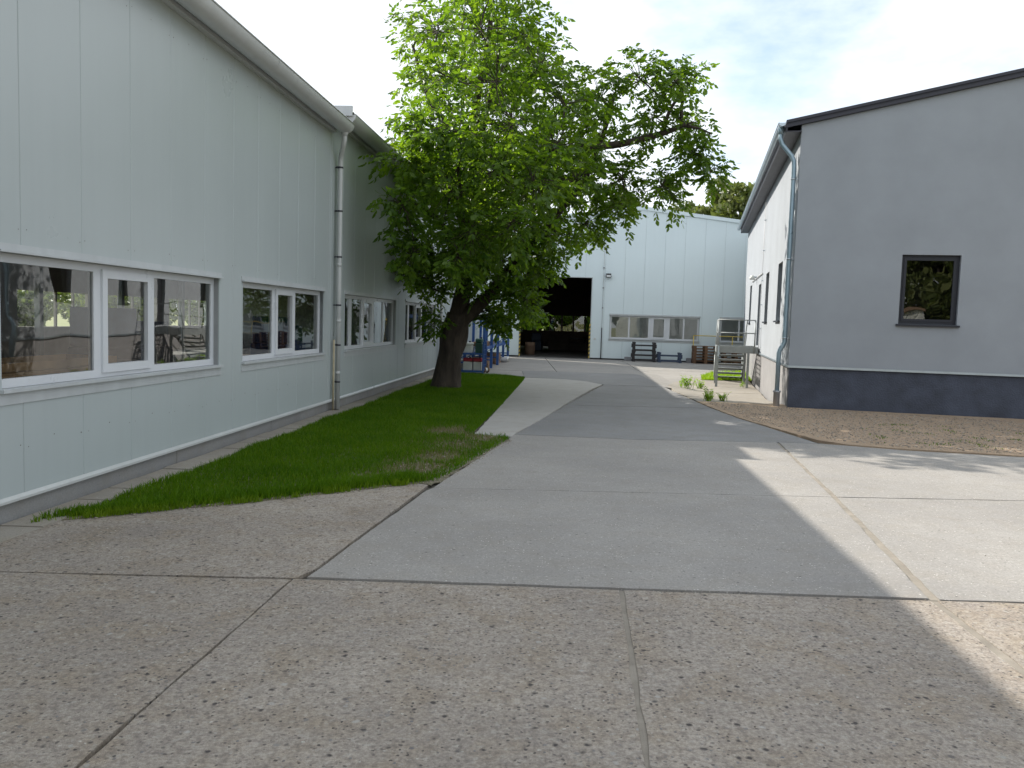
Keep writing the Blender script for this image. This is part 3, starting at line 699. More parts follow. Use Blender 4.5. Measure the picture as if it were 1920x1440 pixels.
for root, s_, a in ((h1, -18, 0.0), (h2, 34.6, 0.0)):
    MB().add([(0, s_, -0.3), (-14.5, s_, -0.3), (-14.5, s_, 5.4), (-7.2, s_, 6.6), (0, s_, 5.4)], [(0,1,2,3,4)]).build('end_wall', M['panel'], root)

# screws
sc = MB(); sc2 = MB()
def screw(mb, s_, z, r=0.008):
    pts = [(0.004, s_+r*math.cos(k*1.047), z+r*math.sin(k*1.047)) for k in range(6)]
    mb.add(pts, [(0,1,2,3,4,5)])
s_ = 0.26-0.845*3
while s_ < 34:
    mb = sc if s_ < SPL else sc2; ez = EZ1 if s_ < SPL else EZ2
    for dz, ds in ((0.62, 0.06), (0.62, -0.06), (0.66, 0.42), (2.42, 0.05), (2.42, -0.05), (ez-0.45, 0.05), (ez-0.45, -0.05), (ez-0.43, 0.42)):
        if abs(s_+ds) > -5 and not (abs(s_+ds-SPL) < 0.2): screw(mb, s_+ds+random.uniform(-0.02, 0.02), dz+random.uniform(-0.02, 0.02), random.uniform(0.004, 0.0075))
    s_ += 0.845
tag(sc.build('screw_heads', M['screw'], h1), kind='stuff'); tag(sc2.build('screw_heads', M['screw'], h2), kind='stuff')

# white downpipes
def downpipe(root, s_, ez, label_parent=None, lower=True):
    p = MB(); r = 0.045
    p.tube([(0.255, s_-0.30, ez-0.17), (0.255, s_-0.30, ez-0.30), (0.22, s_-0.25, ez-0.40), (0.13, s_-0.06, ez-0.50), (0.10, s_, ez-0.60), (0.10, s_, ez-0.75), (0.10, s_, 2.6), (0.10, s_, 0.03)], r, 12)
    p.tube([(0.255, s_-0.30, ez-0.14), (0.255, s_-0.30, ez-0.24)], [0.075, 0.05], 12)
    d = p.build('downpipe', M['gutter_w'], root)
    for z in (4.55, 3.75, 2.9, 2.0, 1.25, 0.55):
        b = MB(); b.tube([(0.10, s_, z-0.015), (0.10, s_, z+0.015)], r+0.006, 12); b.box(-0.004, 0.06, s_-0.010, s_+0.010, z-0.01, z+0.01); b.box(0.05, 0.07, s_-0.11, s_-0.04, z-0.006, z+0.006)
        b.build('bracket', M['anth'], d)
    for z in (0.72, 1.7, 2.75): MB().tube([(0.10, s_, z-0.03), (0.10, s_, z+0.03)], r+0.004, 12).build('socket', M['gutter_w'], d)
downpipe(h1, 9.02, EZ1)
downpipe(h2, 20.6, EZ2)
MB().tube([(0.055, 8.90, 0.02), (0.055, 8.90, 1.35)], 0.02, 8).build('cable_conduit', M['wood_pale'], h1)

# things inside the near hall, behind the panes
def local_to_world(x, y, z=0): 
    v = Matrix.Rotation(HA, 4, 'Z') @ Vector((x, y, z)); return (v.x+HO[0], v.y+HO[1], z)
def bench(x, y, L, label, topmat, rot=0.0, group='workbenches inside the left hall'):
    r = empty('workbench', local_to_world(x, y, 0.02), HA+rot); tag(r, label, 'workbench', group)
    MB().cbox(-0.4, 0.4, -L/2, L/2, 0.84, 0.92).build('top', topmat, r)
    for sx in (-0.34, 0.34):
        for sy in (-L/2+0.1, L/2-0.1): MB().box(sx-0.03, sx+0.03, sy-0.03, sy+0.03, 0, 0.84).build('leg', M['grey_m'], r)
    MB().box(-0.33, 0.33, -L/2+0.1, L/2-0.1, 0.25, 0.28).build('shelf', M['grey_m'], r)
    return r
bench(-0.75, 1.3, 2.6, 'wooden-topped workbench just behind the nearest window', M['wood_or'])
bench(-3.4, 6.2, 2.4, 'dark workbench behind the second window', M['inner_dark'])
def crate(loc, dims, label, m, rz=0.0):
    o = empty('timber_crate', loc, rz); tag(o, label, 'crate')
    w, d, h = dims
    for k in range(4):
        z0 = h*k/4; MB().box(-w/2, w/2, -d/2, -d/2+0.025, z0, z0+h/4-0.015).build('board', m, o); MB().box(-w/2, w/2, d/2-0.025, d/2, z0, z0+h/4-0.015).build('board', m, o)
        MB().box(-w/2, -w/2+0.025, -d/2+0.026, d/2-0.026, z0, z0+h/4-0.015).build('board', m, o); MB().box(w/2-0.025, w/2, -d/2+0.026, d/2-0.026, z0, z0+h/4-0.015).build('board', m, o)
    MB().box(-w/2+0.03, w/2-0.03, -d/2+0.03, d/2-0.03, 0.0, 0.03).build('base', m, o)
    return o
crate(local_to_world(-0.72, 1.25, 0.942), (0.6, 2.3, 0.36), 'low orange timber crate on the workbench behind the nearest window', M['wood_or'], HA)
def machine(loc, rz, label, w=1.6, d=0.8, h=1.5, col=None, group='machines in the left hall'):
    o = empty('machine', loc, rz); tag(o, label, 'machine', group); col = col or M['grey_m']
    MB().cbox(-w/2, w/2, -d/2, d/2, 0, 0.55*h, 0.03).build('base', col, o)
    MB().cbox(-w/2, -w/2+0.45*w, -d/2+0.05, d/2-0.05, 0.551*h, h, 0.03).build('headstock', col, o)
    MB().cbox(w/2-0.22*w, w/2, -d/2+0.12, d/2-0.12, 0.551*h, 0.85*h, 0.02).build('tailstock', col, o)
    MB().tube([(-w/2+0.45*w, 0, 0.75*h), (w/2-0.22*w, 0, 0.75*h)], 0.05, 10).build('spindle', M['zinc'], o)
    return o
machine(local_to_world(-4.5, 2.2, 0.02), HA+1.57, 'grey machine standing behind the nearest left window', 2.2, 1.0, 1.6)
machine(local_to_world(-5.0, 10.5, 0.02), HA+1.4, 'dark machine behind the third left window', 2.0, 1.0, 1.8, M['dblue'])
machine(local_to_world(-4.2, 17.5, 0.02), HA+1.6, 'blue machine behind the fourth left window', 2.0, 1.0, 1.7, M['blue'])

# ------------------------------------------------------------------ far hall
FA = R_(-4.58); FO = (3.833, 41.78, 0)
far = empty('workshop_hall', FO, FA); tag(far, 'pale gabled panel hall across the yard with an open dark gateway', 'industrial hall')
def ftop(x): return 7.60 - 0.118*abs(x-2.39)
FW1 = (1.0, 5.42, 1.08, 2.25); FW2 = (6.45, 10.8, 1.08, 2.25); FD = (-3.51, 0.02, -0.1, 4.08)
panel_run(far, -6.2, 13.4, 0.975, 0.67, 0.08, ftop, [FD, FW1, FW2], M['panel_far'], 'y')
fc = MB()
es = sorted({-6.2, 13.4, 2.39} | {e for w in (FD, FW1, FW2) for e in w[:2]})
for u, v in zip(es[:-1], es[1:]):
    m_ = (u+v)/2; hit = [w for w in (FD, FW1, FW2) if w[0] <= m_ <= w[1]]
    def pr(zl, zu0, zu1):
        fc.add([(u,0.014,zl),(v,0.014,zl),(v,0.014,zu1),(u,0.014,zu0),(u,0.13,zl),(v,0.13,zl),(v,0.13,zu1),(u,0.13,zu0)], [(0,1,2,3),(5,4,7,6),(0,4,5,1),(3,2,6,7),(1,5,6,2),(4,0,3,7)])
    if hit:
        if hit[0][2] > 0: pr(0.0, hit[0][2], hit[0][2])
        pr(hit[0][3], ftop(u)-0.01, ftop(v)-0.01)
    else: pr(0.0, ftop(u)-0.01, ftop(v)-0.01)
fc.build('wall_core', M['core'], far)
hall_window(far, *FW1, [(1.08, 1.92, False), (2.0, 2.92, False), (3.12, 3.75, True), (3.98, 4.64, False), (4.71, 5.34, False)], axis='y')
hall_window(far, *FW2, [(6.53, 7.35, False), (7.43, 8.3, False), (8.5, 9.2, True), (9.4, 10.05, False), (10.12, 10.72, False)], axis='y')
pb = MB(); pb.box(-6.2, FD[0]-0.02, -0.02, 0.012, -0.2, 0.075); pb.box(FD[1]+0.02, 13.4, -0.02, 0.012, -0.2, 0.075); pb.build('base_rail', M['black'], far)
vt = MB()
for (xa, xb) in ((-6.5, 2.39), (2.39, 13.7)):
    za, zb = ftop(xa), ftop(xb)
    vt.add([(xa,-0.06,za-0.10),(xb,-0.06,zb-0.10),(xb,-0.06,zb+0.07),(xa,-0.06,za+0.07),(xa,-0.002,za-0.10),(xb,-0.002,zb-0.10),(xb,0.2,zb+0.07),(xa,0.2,za+0.07)], [(0,1,2,3),(3,2,6,7),(0,4,5,1)])
vt.build('verge_flashing', M['panel_far'], far)
rf = MB()
for (xa, xb) in ((-6.6, 2.39), (2.39, 13.8)):
    za, zb = ftop(xa)+0.05, ftop(xb)+0.05
    rf.add([(xa,0.0,za),(xb,0.0,zb),(xb,20.5,zb),(xa,20.5,za),(xa,0.0,za-0.08),(xb,0.0,zb-0.08),(xb,20.5,zb-0.08),(xa,20.5,za-0.08)], [(0,1,2,3),(7,6,5,4),(0,4,5,1),(2,6,7,3)])
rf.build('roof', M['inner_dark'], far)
# door lining + hazard strips
dl = MB(); dl.box(FD[1], FD[1]+0.04, -0.015, 0.2, 0.0, 4.12); dl.box(FD[0]-0.04, FD[0], -0.015, 0.2, 0.0, 4.12); dl.box(FD[0]-0.04, FD[1]+0.04, -0.015, 0.2, 4.081, 4.12); dl.build('gate_lining', M['trim'], far)
for xj, sgn in ((FD[0]-0.05, 1), (FD[1]-0.05, -1)):
    hz = MB()
    for k in range(17):
        hz.mi = k % 2; z_ = 0.04+0.1*k
        hz.add([(xj,-0.03,z_),(xj+0.07,-0.03,z_+0.05),(xj+0.07,-0.03,z_+0.15),(xj,-0.03,z_+0.10),(xj,-0.017,z_),(xj+0.07,-0.017,z_+0.05),(xj+0.07,-0.017,z_+0.15),(xj,-0.017,z_+0.10)], [(0,1,2,3),(0,4,5,1),(1,5,6,2),(2,6,7,3),(3,7,4,0)])
    hz.build('hazard_strip', [M['yellow'], M['black']], far)
# interior
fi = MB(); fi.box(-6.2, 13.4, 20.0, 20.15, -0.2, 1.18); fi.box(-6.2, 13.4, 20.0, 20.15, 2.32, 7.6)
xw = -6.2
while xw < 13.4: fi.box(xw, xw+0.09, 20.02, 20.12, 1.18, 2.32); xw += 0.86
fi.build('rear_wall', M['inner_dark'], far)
xw = -6.2
while xw < 2.6:
    for q in (0.09, 0.83): MB().box(xw+q, xw+q+0.03, 19.985, 20.01, 1.18, 2.32).build('rear_mullion', M['whitep'], far)
    xw += 0.86
MB().add([(-6.2,20.07,1.18),(13.4,20.07,1.18),(13.4,20.07,2.32),(-6.2,20.07,2.32)], [(0,1,2,3)]).build('rear_glazing', M['glass'], far)
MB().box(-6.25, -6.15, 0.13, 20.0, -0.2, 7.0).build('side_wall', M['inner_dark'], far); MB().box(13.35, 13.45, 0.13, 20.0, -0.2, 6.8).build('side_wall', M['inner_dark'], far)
MB().box(-6.15, 13.35, 0.12, 20.0, -0.25, -0.012).build('floor', M['infloor'], far)
MB().box(0.55, 13.3, 4.5, 4.6, -0.01, 6.2).build('office_partition', M['office'], far); MB().box(0.55, 0.65, 0.14, 4.5, -0.01, 6.2).build('office_partition', M['office'], far); MB().box(0.66, 13.3, 0.14, 4.49, 3.0, 3.1).build('office_ceiling', M['whitep'], far)
M['tube'] = bpy.data.materials.new('lit_tube'); M['tube'].use_nodes = True
_b = M['tube'].node_tree.nodes['Principled BSDF']; _b.inputs['Emission Color'].default_value = (1.0, 0.97, 0.9, 1); _b.inputs['Emission Strength'].default_value = 4.0
for xx in (1.5, 3.4, 5.0, 7.0, 9.5): MB().box(xx-0.6, xx+0.6, 2.2, 2.32, 2.93, 2.985).build('ceiling_light', M['tube'], far)
def fw(x, y, z=0.0):
    v = Matrix.Rotation(FA, 4, 'Z') @ Vector((x, y, 0)); return (v.x+FO[0], v.y+FO[1], z)
machine(fw(-1.0, 12.0), FA, 'dark lathe seen through the open gateway', 3.0, 1.2, 1.05, M['inner_dark'], 'machines beyond the gateway')
machine(fw(0.9, 14.0), FA, 'dark machine near the right jamb inside the gateway', 2.2, 1.2, 1.05, M['inner_dark'], 'machines beyond the gateway')
machine(fw(-3.2, 11.0), FA+1.57, 'dark blue machine by the left side inside the gateway', 2.4, 0.7, 1.1, M['dblue'], 'machines beyond the gateway')
dr_ = empty('drum', fw(-3.2, 3.4), 0); tag(dr_, 'orange-brown drum just inside the gateway on the left', 'drum')
db = MB(); db.tube([(0,0,0),(0,0,0.22),(0,0,0.23),(0,0,0.45),(0,0,0.46),(0,0,0.68)], [0.28,0.28,0.295,0.28,0.295,0.28], 18); db.build('shell', M['brown'], dr_)
MB().tube([(0,0,0.681),(0,0,0.70)], 0.285, 18).build('lid', M['black'], dr_)
# flood lamp over the yard
lamp = empty('flood_lamp', fw(0.84, 0.0, 4.21), FA); tag(lamp, 'small dark flood lamp on the far facade right of the gateway', 'lamp')
MB().cbox(-0.13, 0.13, -0.19, -0.06, -0.10, 0.10, 0.015).build('housing', M['black'], lamp)
MB().box(-0.105, 0.105, -0.197, -0.191, -0.075, 0.03).build('lens', M['lens'], lamp)
MB().box(-0.03, 0.03, -0.06, -0.004, -0.05, 0.05).build('bracket', M['black'], lamp)
# conductor wire on far facade
cw = MB(); cw.tube([(0.60, -0.05, 7.3), (0.60, -0.05, 1.6)], 0.008, 6); cw.build('lightning_wire', M['copper'], far)
cw = MB(); cw.tube([(0.60, -0.05, 1.6), (0.60, -0.05, -0.02)], 0.022, 8); cw.build('wire_guard', M['black'], far)
for z_ in (2.6, 3.6, 4.6, 5.6, 6.5): MB().box(0.565, 0.635, -0.06, -0.003, z_-0.015, z_+0.015).build('wire_clip', M['black'], far)
MB().cbox(0.22, 0.32, -0.05, -0.004, 1.0, 1.08, 0.006).build('switch_box', M['whitep'], far)

# ------------------------------------------------------------------ plaster building on the right
RA = R_(-12.57); RO = (6.298, 18.867, 0)
pbd = empty('plaster_building', RO, RA); tag(pbd, 'grey rendered building on the right with dark plinth and anthracite roof', 'building')
RL, RW = 20.3, 13.0        # length along y, width along x
def rtop(x): return 6.36 + 0.2055*min(x, RW-x)
LZ = 0.97
FWIN = (2.26, 3.45, 2.0, 3.52)          # front window x0,x1,z0,z1
SW = [(2.7, 3.9, 2.03, 3.56), (6.85, 8.05, 2.03, 3.56), (15.3, 16.5, 2.03, 3.56)]
SD = (10.15, 11.25, 1.2, 3.36)
def walls(axis, s0, s1, zb, topf, holes, thick, d0=0.0):
    """solid wall with openings and proper reveals; axis 'y' front (faces -y, runs x) or 'x' side (faces -x, runs y)"""
    mb = MB(); es = sorted({s0, s1} | {e for h in holes for e in h[:2]} | ({RW/2} if axis == 'y' else set()))
    for u, v in zip(es[:-1], es[1:]):
        m_ = (u+v)/2; hit = [h for h in holes if h[0] <= m_ <= h[1]]
        spans = [(zb, None)] if not hit else [(zb, hit[0][2]), (hit[0][3], None)]
        for (p, q) in spans:
            q0 = topf(u) if q is None else q; q1 = topf(v) if q is None else q
            if axis == 'y': V_ = [(u,d0,p),(v,d0,p),(v,d0,q1),(u,d0,q0),(u,d0+thick,p),(v,d0+thick,p),(v,d0+thick,q1),(u,d0+thick,q0)]
            else: V_ = [(d0,v,p),(d0,u,p),(d0,u,q0),(d0,v,q1),(d0+thick,v,p),(d0+thick,u,p),(d0+thick,u,q0),(d0+thick,v,q1)]
            mb.add(V_, [(0,1,2,3),(5,4,7,6),(0,4,5,1),(3,2,6,7),(1,5,6,2),(4,0,3,7)])
    return mb
walls('y', 0.0, RW, LZ, rtop, [FWIN], 0.35).build('front_wall', M['render'], pbd)
walls('x', 0.352, RL, LZ, lambda s: 6.36, SW+[SD], 0.35).build('side_wall', M['render'], pbd)
MB().box(0.36, RW-0.36, RL-0.35, RL-0.002, -0.3, 6.36).build('rear_wall', M['render'], pbd)
MB().box(RW-0.35, RW, 0.36, RL, -0.3, 6.36).build('far_side_wall', M['render'], pbd)
# plinth, set back under the insulation edge
MB().box(0.03, RW, 0.035, 0.30, -0.4, LZ-0.001).build('front_plinth', M['plinth'], pbd)
MB().box(0.032, 0.30, 0.302, RL, -0.5, LZ-0.001).build('side_plinth', M['plinth_side'], pbd)
dp = MB(); dp.box(-0.022, RW, -0.022, 0.034, LZ-0.035, LZ+0.012); dp.build('drip_edge', M['zinc'], pbd)
dp = MB(); dp.box(-0.022, 0.031, 0.036, RL, LZ-0.035, LZ+0.012); dp.build('drip_edge', M['zinc'], pbd)
# roof with rake board
OV = 0.34; ro = MB()
def rz_(x): return 6.36 + 0.2055*x + 0.16
for (xa, xb, f) in ((-OV, RW/2, lambda x: rz_(x)), (RW/2, RW+OV, lambda x: rz_(RW-x))):
    za, zb = f(xa), f(xb)
    ro.add([(xa,-0.10,za),(xb,-0.10,zb),(xb,RL+0.2,zb),(xa,RL+0.2,za),(xa,-0.10,za-0.045),(xb,-0.10,zb-0.045),(xb,RL+0.2,zb-0.045),(xa,RL+0.2,za-0.045)], [(0,1,2,3),(7,6,5,4),(0,4,5,1),(2,6,7,3),(1,5,6,2),(4,0,3,7)])
roofo = ro.build('roof', M['anth'], pbd)
rk = MB()
za, zb = rz_(-OV)-0.047, rz_(RW/2)-0.047
rk.add([(-OV,-0.085,za-0.11),(RW/2,-0.085,zb-0.11),(RW/2,-0.085,zb),(-OV,-0.085,za),(-OV,-0.003,za-0.11),(RW/2,-0.003,zb-0.11),(RW/2,-0.003,zb),(-OV,-0.003,za)], [(0,1,2,3),(0,4,5,1),(3,2,6,7),(4,0,3,7)])
rk.build('rake_board', M['anth'], roofo)
rs = MB(); x_ = 0.0
for (xa, xb) in ((-OV+0.0, RW/2),):
    rs.add([(xa,-0.12,rz_(xa)+0.004),(xb,-0.12,rz_(xb)+0.004),(xb,0.02,rz_(xb)+0.03),(xa,0.02,rz_(xa)+0.03),(xa,-0.12,rz_(xa)-0.06),(xb,-0.12,rz_(xb)-0.06)], [(0,1,2,3),(4,5,1,0)])
rs.build('verge_trim', M['anth'], roofo)
so = MB(); so.box(-OV+0.01, -0.002, -0.08, RL+0.15, 6.20, 6.225); so.box(-OV+0.005, -OV+0.03, -0.08, RL+0.15, 6.226, 6.42); so.build('eave_soffit', M['anth'], roofo)
# half round zinc gutter along the side
gt = MB(); cx_, cz_, r_ = -OV-0.085, 6.40, 0.075; n = 10
prof = [(cx_ + r_*math.cos(math.pi*k/n), cz_ - r_*math.sin(math.pi*k/n)) for k in range(n+1)]
gt.smooth = True
gt.add([(p[0], -0.10, p[1]) for p in prof]+[(p[0], RL+0.2, p[1]) for p in prof], [(k, n+1+k, n+2+k, k+1) for k in range(n)])
gt.smooth = False; gt.add([(p[0], -0.10, p[1]) for p in prof], [tuple(range(n+1))]); gt.add([(p[0], RL+0.2, p[1]) for p in prof], [tuple(range(n, -1, -1))])
gt.tube([(cx_-r_, -0.10, cz_), (cx_-r_, RL+0.2, cz_)], 0.011, 6)
gto = gt.build('gutter', M['zinc'], pbd)
y_ = 0.5
while y_ < RL:
    b = MB(); b.add([(cx_+(p[0]-cx_)*1.05, y_, cz_+(p[1]-cz_)*1.05) for p in prof]+[(cx_+(p[0]-cx_)*1.05, y_+0.03, cz_+(p[1]-cz_)*1.05) for p in prof], [(k, n+1+k, n+2+k, k+1) for k in range(n)])
    b.build('gutter_bracket', M['zinc'], gto); y_ += 0.9
# downpipe at the corner
dpz = MB(); s_ = 0.16
dpz.tube([(cx_, s_, 6.34), (cx_, s_, 6.10), (cx_+0.04, s_, 5.98), (-0.17, s_, 5.72), (-0.11, s_, 5.60), (-0.10, s_, 5.45), (-0.10, s_, 3.0), (-0.10, s_, 1.52), (-0.13, s_, 1.44), (-0.19, s_, 1.33), (-0.21, s_, 1.26), (-0.21, s_, 0.36)], 0.052, 14)
dpz.tube([(cx_, s_, 6.36), (cx_, s_, 6.2)], [0.075, 0.056], 14)
dpo = dpz.build('downpipe', M['zinc_blue'], pbd)
for z_ in (5.2, 3.4, 1.6):
    b = MB(); b.tube([(-0.10, s_, z_-0.02), (-0.10, s_, z_+0.02)], 0.058, 14); b.box(-0.10, 0.0, s_-0.01, s_+0.01, z_-0.008, z_+0.008); b.build('bracket', M['zinc'], dpo)
b = MB(); b.tube([(-0.21, s_, -0.05), (-0.21, s_, 0.34), (-0.21, s_, 0.345), (-0.21, s_, 0.385)], [0.075, 0.072, 0.088, 0.088], 14); b.build('pipe_boot', M['castpipe'], dpo)

def dark_window(root, axis, h, depth, name='window'):
    u, v, p, q = h; t_ = 0.075
    def B(mb, a, b_, c, d, e, f):       # depth range a..b, run c..d, z e..f
        if axis == 'y': mb.box(c, d, a, b_, e, f)
        else: mb.box(a, b_, c, d, e, f)
    fr = MB(); B(fr, depth, depth+0.07, u, v, p, p+t_); B(fr, depth, depth+0.07, u, v, q-t_, q); B(fr, depth, depth+0.07, u, u+t_, p+t_, q-t_); B(fr, depth, depth+0.07, v-t_, v, p+t_, q-t_)
    w = fr.build(name, M['frame_d'], root)
    sh = MB(); i_ = t_-0.012; t2 = 0.055
    B(sh, depth-0.015, depth+0.03, u+i_, v-i_, p+i_, p+i_+t2); B(sh, depth-0.015, depth+0.03, u+i_, v-i_, q-i_-t2, q-i_); B(sh, depth-0.015, depth+0.03, u+i_, u+i_+t2, p+i_+t2, q-i_-t2); B(sh, depth-0.015, depth+0.03, v-i_-t2, v-i_, p+i_+t2, q-i_-t2)
    sh.build('sash', M['frame_d'], w)
    k = t_+t2-0.012; g = MB(); d = depth+0.01
    if axis == 'y': g.add([(u+k,d,p+k),(v-k,d,p+k),(v-k,d,q-k),(u+k,d,q-k)], [(0,1,2,3)])
    else: g.add([(d,v-k,p+k),(d,u+k,p+k),(d,u+k,q-k),(d,v-k,q-k)], [(0,1,2,3)])
    g.build('pane', M['glass_dark'], w)
    sl = MB(); B(sl, -0.06, depth-0.001, u-0.05, v+0.05, p-0.045, p-0.003); sl.build('sill', M['frame_d'], w)
dark_window(pbd, 'y', FWIN, 0.09)
for h in SW: dark_window(pbd, 'x', h, 0.16)
# dim rooms behind the panes
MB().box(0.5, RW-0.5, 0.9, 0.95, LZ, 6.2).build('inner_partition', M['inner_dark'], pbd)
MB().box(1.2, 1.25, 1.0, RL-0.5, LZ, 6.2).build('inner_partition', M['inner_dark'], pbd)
MB().box(0.36, RW-0.36, 0.36, RL-0.36, LZ-0.1, LZ).build('inner_floor', M['infloor'], pbd)
MB().box(0.36, RW-0.36, 0.36, RL-0.36, 6.0, 6.1).build('inner_ceiling', M['inner'], pbd)
# door
dd = MB(); dd.box(0.17, 0.23, SD[0], SD[1], SD[2], SD[3]); dd.box(0.14, 0.169, SD[0], SD[0]+0.08, SD[2], SD[3]); dd.box(0.14, 0.169, SD[1]-0.08, SD[1], SD[2], SD[3]); dd.box(0.14, 0.169, SD[0]+0.08, SD[1]-0.08, SD[3]-0.08, SD[3])
doo = dd.build('door', M['frame_d'], pbd); MB().tube([(0.12, SD[0]+0.16, 2.2), (0.12, SD[0]+0.30, 2.2)], 0.012, 8).build('handle', M['zinc'], doo)
# lightning wire with clips, door lamp arm
lw = MB(); lw.tube([(-0.05, 9.15, 6.3), (-0.05, 9.15, 1.0)], 0.007, 6); lw.build('lightning_wire', M['copper'], pbd)
for z_ in (5.4, 4.4, 3.4, 2.6, 1.8): MB().box(-0.075, -0.001, 9.12, 9.18, z_-0.012, z_+0.012).build('wire_clip', M['zinc'], pbd)
lm = MB(); lm.tube([(-0.03, 9.4, 3.66), (-0.03, 15.0, 3.66)], 0.016, 6); lm.build('cable_conduit', M['copper'], pbd)
ll = empty('door_lamp', (Matrix.Translation(RO) @ Matrix.Rotation(RA, 4, 'Z') @ Vector((0, 12.6, 3.72))), RA); tag(ll, 'small white lamp on the sunlit side wall beyond the door', 'lamp')
MB().tube([(-0.01, 0, 0.0), (-0.12, 0, 0.0)], [0.03, 0.03], 8).build('arm', M['zinc'], ll)
MB().tube([(-0.17, 0, -0.10), (-0.17, 0, -0.02), (-0.17, 0, 0.06)], [0.09, 0.10, 0.05], 12).build('shade', M['whitep'], ll)

# ------------------------------------------------------------------ steel stair and landing
def rw(x, y, z=0.0):
    v = Matrix.Rotation(RA, 4, 'Z') @ Vector((x, y, 0)); return (v.x+RO[0], v.y+RO[1], z)
st = empty('steel_stair', rw(0, 0, 0), RA); tag(st, 'grey galvanised steel stair and landing at the side door', 'stair')
SX0, SX1, SY0, SY1, SZ = -1.42, -0.06, 9.2, 11.35, 1.17; G0 = -0.26
ld = MB(); ld.box(SX0, SX1, SY0, SY0+0.04, SZ-0.22, SZ); ld.box(SX0, SX1, SY1-0.04, SY1, SZ-0.22, SZ); ld.box(SX0, SX0+0.04, SY0+0.041, SY1-0.041, SZ-0.22, SZ); ld.box(SX1-0.04, SX1, SY0+0.041, SY1-0.041, SZ-0.22, SZ)
ld.build('landing_frame', M['steel'], st)
gr = MB()
for k in range(26):
    yy = SY0+0.08+k*(SY1-SY0-0.16)/25; gr.box(SX0+0.041, SX1-0.041, yy-0.006, yy+0.006, SZ-0.04, SZ-0.004)
for k in range(7):
    xx = SX0+0.1+k*(SX1-SX0-0.2)/6; gr.box(xx-0.005, xx+0.005, SY0+0.05, SY1-0.05, SZ-0.03, SZ-0.006)
gr.build('grating', M['steel'], st)
for xx in (SX0+0.05, SX1-0.30):
    for yy in (SY0+0.05, SY1-0.10):
        MB().box(xx-0.04, xx+0.04, yy-0.04, yy+0.04, G0-0.1, SZ-0.221).build('leg', M['steel'], st)
# outer railing posts continue up
for (xx, yy) in ((SX0+0.05, SY0+0.02), (SX1-0.12, SY0+0.02), (SX0+0.05, SY1-0.03), ):
    MB().tube([(xx, yy-0.045, SZ-0.2), (xx, yy-0.045, SZ+0.90)], 0.024, 10).build('railing_post', M['steel'], st)
rl = MB()
for z_ in (SZ+0.90, SZ+0.46):
    rl.tube([(SX0+0.05, SY0-0.025, z_), (SX1-0.12, SY0-0.025, z_)], 0.019, 8); rl.tube([(SX0+0.05, SY0-0.025, z_), (SX0+0.05, SY1-0.05, z_)], 0.019, 8)
rl.build('landing_rail', M['steel'], st)
MB().box(SX0+0.045, SX0+0.10, SY0-0.05, SY0-0.02, SZ-0.35, SZ+0.02).build('post_plate', M['zinc'], st)
NST = 7; run = 2.1; rise = (SZ-G0)/(NST+1)
for k in range(NST):
    zz = SZ-rise*(k+1); yy = SY1+run*(k+0.5)/NST
    t_ = MB(); t_.box(SX0+0.08, SX1-0.30, yy-0.13, yy+0.13, zz-0.035, zz); t_.box(SX0+0.08, SX1-0.30, yy-0.13, yy-0.12, zz-0.07, zz-0.036)
    t_.build('tread', M['steel'], st)
for xx in (SX0+0.05, SX1-0.27):
    MB().bar((xx, SY1, SZ-0.12), (xx, SY1+run+0.1, G0+0.05), 0.05, 0.2).build('stringer', M['steel'], st)
    hr = MB(); hr.tube([(xx, SY1-0.05, SZ+0.90), (xx, SY1+run, G0+1.0)], 0.019, 8); hr.tube([(xx, SY1-0.05, SZ+0.46), (xx, SY1+run, G0+0.55)], 0.016, 8); hr.tube([(xx, SY1+run, G0), (xx, SY1+run, G0+1.0)], 0.022, 8)
    hr.build('handrail', M['steel'], st)

# ------------------------------------------------------------------ goods along the far facade
def dup(root, loc, rz=None, label=None):
    r = root.copy(); COL.objects.link(r); r.location = loc
    if rz is not None: r.rotation_euler = (0, 0, rz)
    if label: r['label'] = label
    for ch in list(root.children):
        c = ch.copy(); COL.objects.link(c); c.parent = r
        for g_ in ch.children:
            d = g_.copy(); COL.objects.link(d); d.parent = c
    return r
def make_pallet(loc, rz, label):
    r = empty('pallet', loc, rz); tag(r, label, 'pallet', 'wooden pallets stacked at the far facade')
    tb = MB()
    for k in range(5):
        yy = -0.4+0.0725+k*0.164; MB().box(-0.6, 0.6, yy-0.06, yy+0.06, 0.122, 0.144).build('deck_board', M['wood'], r)
    for xx in (-0.53, 0.0, 0.53): MB().box(xx-0.07, xx+0.07, -0.4, 0.4, 0.100, 0.1215).build('cross_board', M['wood'], r)
    for xx in (-0.53, 0.0, 0.53):
        for yy in (-0.34, 0.0, 0.34): MB().box(xx-0.07, xx+0.07, yy-0.055, yy+0.055, 0.0225, 0.0995).build('block', M['wood'], r)
    for yy in (-0.34, 0.0, 0.34): MB().box(-0.6, 0.6, yy-0.05, yy+0.05, 0.0, 0.022).build('skid', M['wood'], r)
    return r
ords = ['lowest', 'second', 'third', 'fourth', 'fifth', 'topmost']
pp = make_pallet(fw(5.66, -0.75, 0.0), FA, 'wooden pallet, lowest of the stack beside the yellow rail')
for k in range(1, 6):
    dup(pp, fw(5.66+random.uniform(-0.02, 0.02), -0.75+random.uniform(-0.02, 0.02), 0.145*k), FA+random.uniform(-0.015, 0.015), 'wooden pallet, %s of the stack beside the yellow rail' % (ords[k]+' up' if k < 5 else ords[k]))
for k in range(0, 5):
    dup(pp, fw(7.1+random.uniform(-0.03, 0.03), -0.72, 0.145*k), FA+random.uniform(-0.02, 0.02), 'dark pallet, %s in the stack seen through the steel stair' % (['lowest', 'second up', 'third up', 'fourth up', 'topmost'][k]))
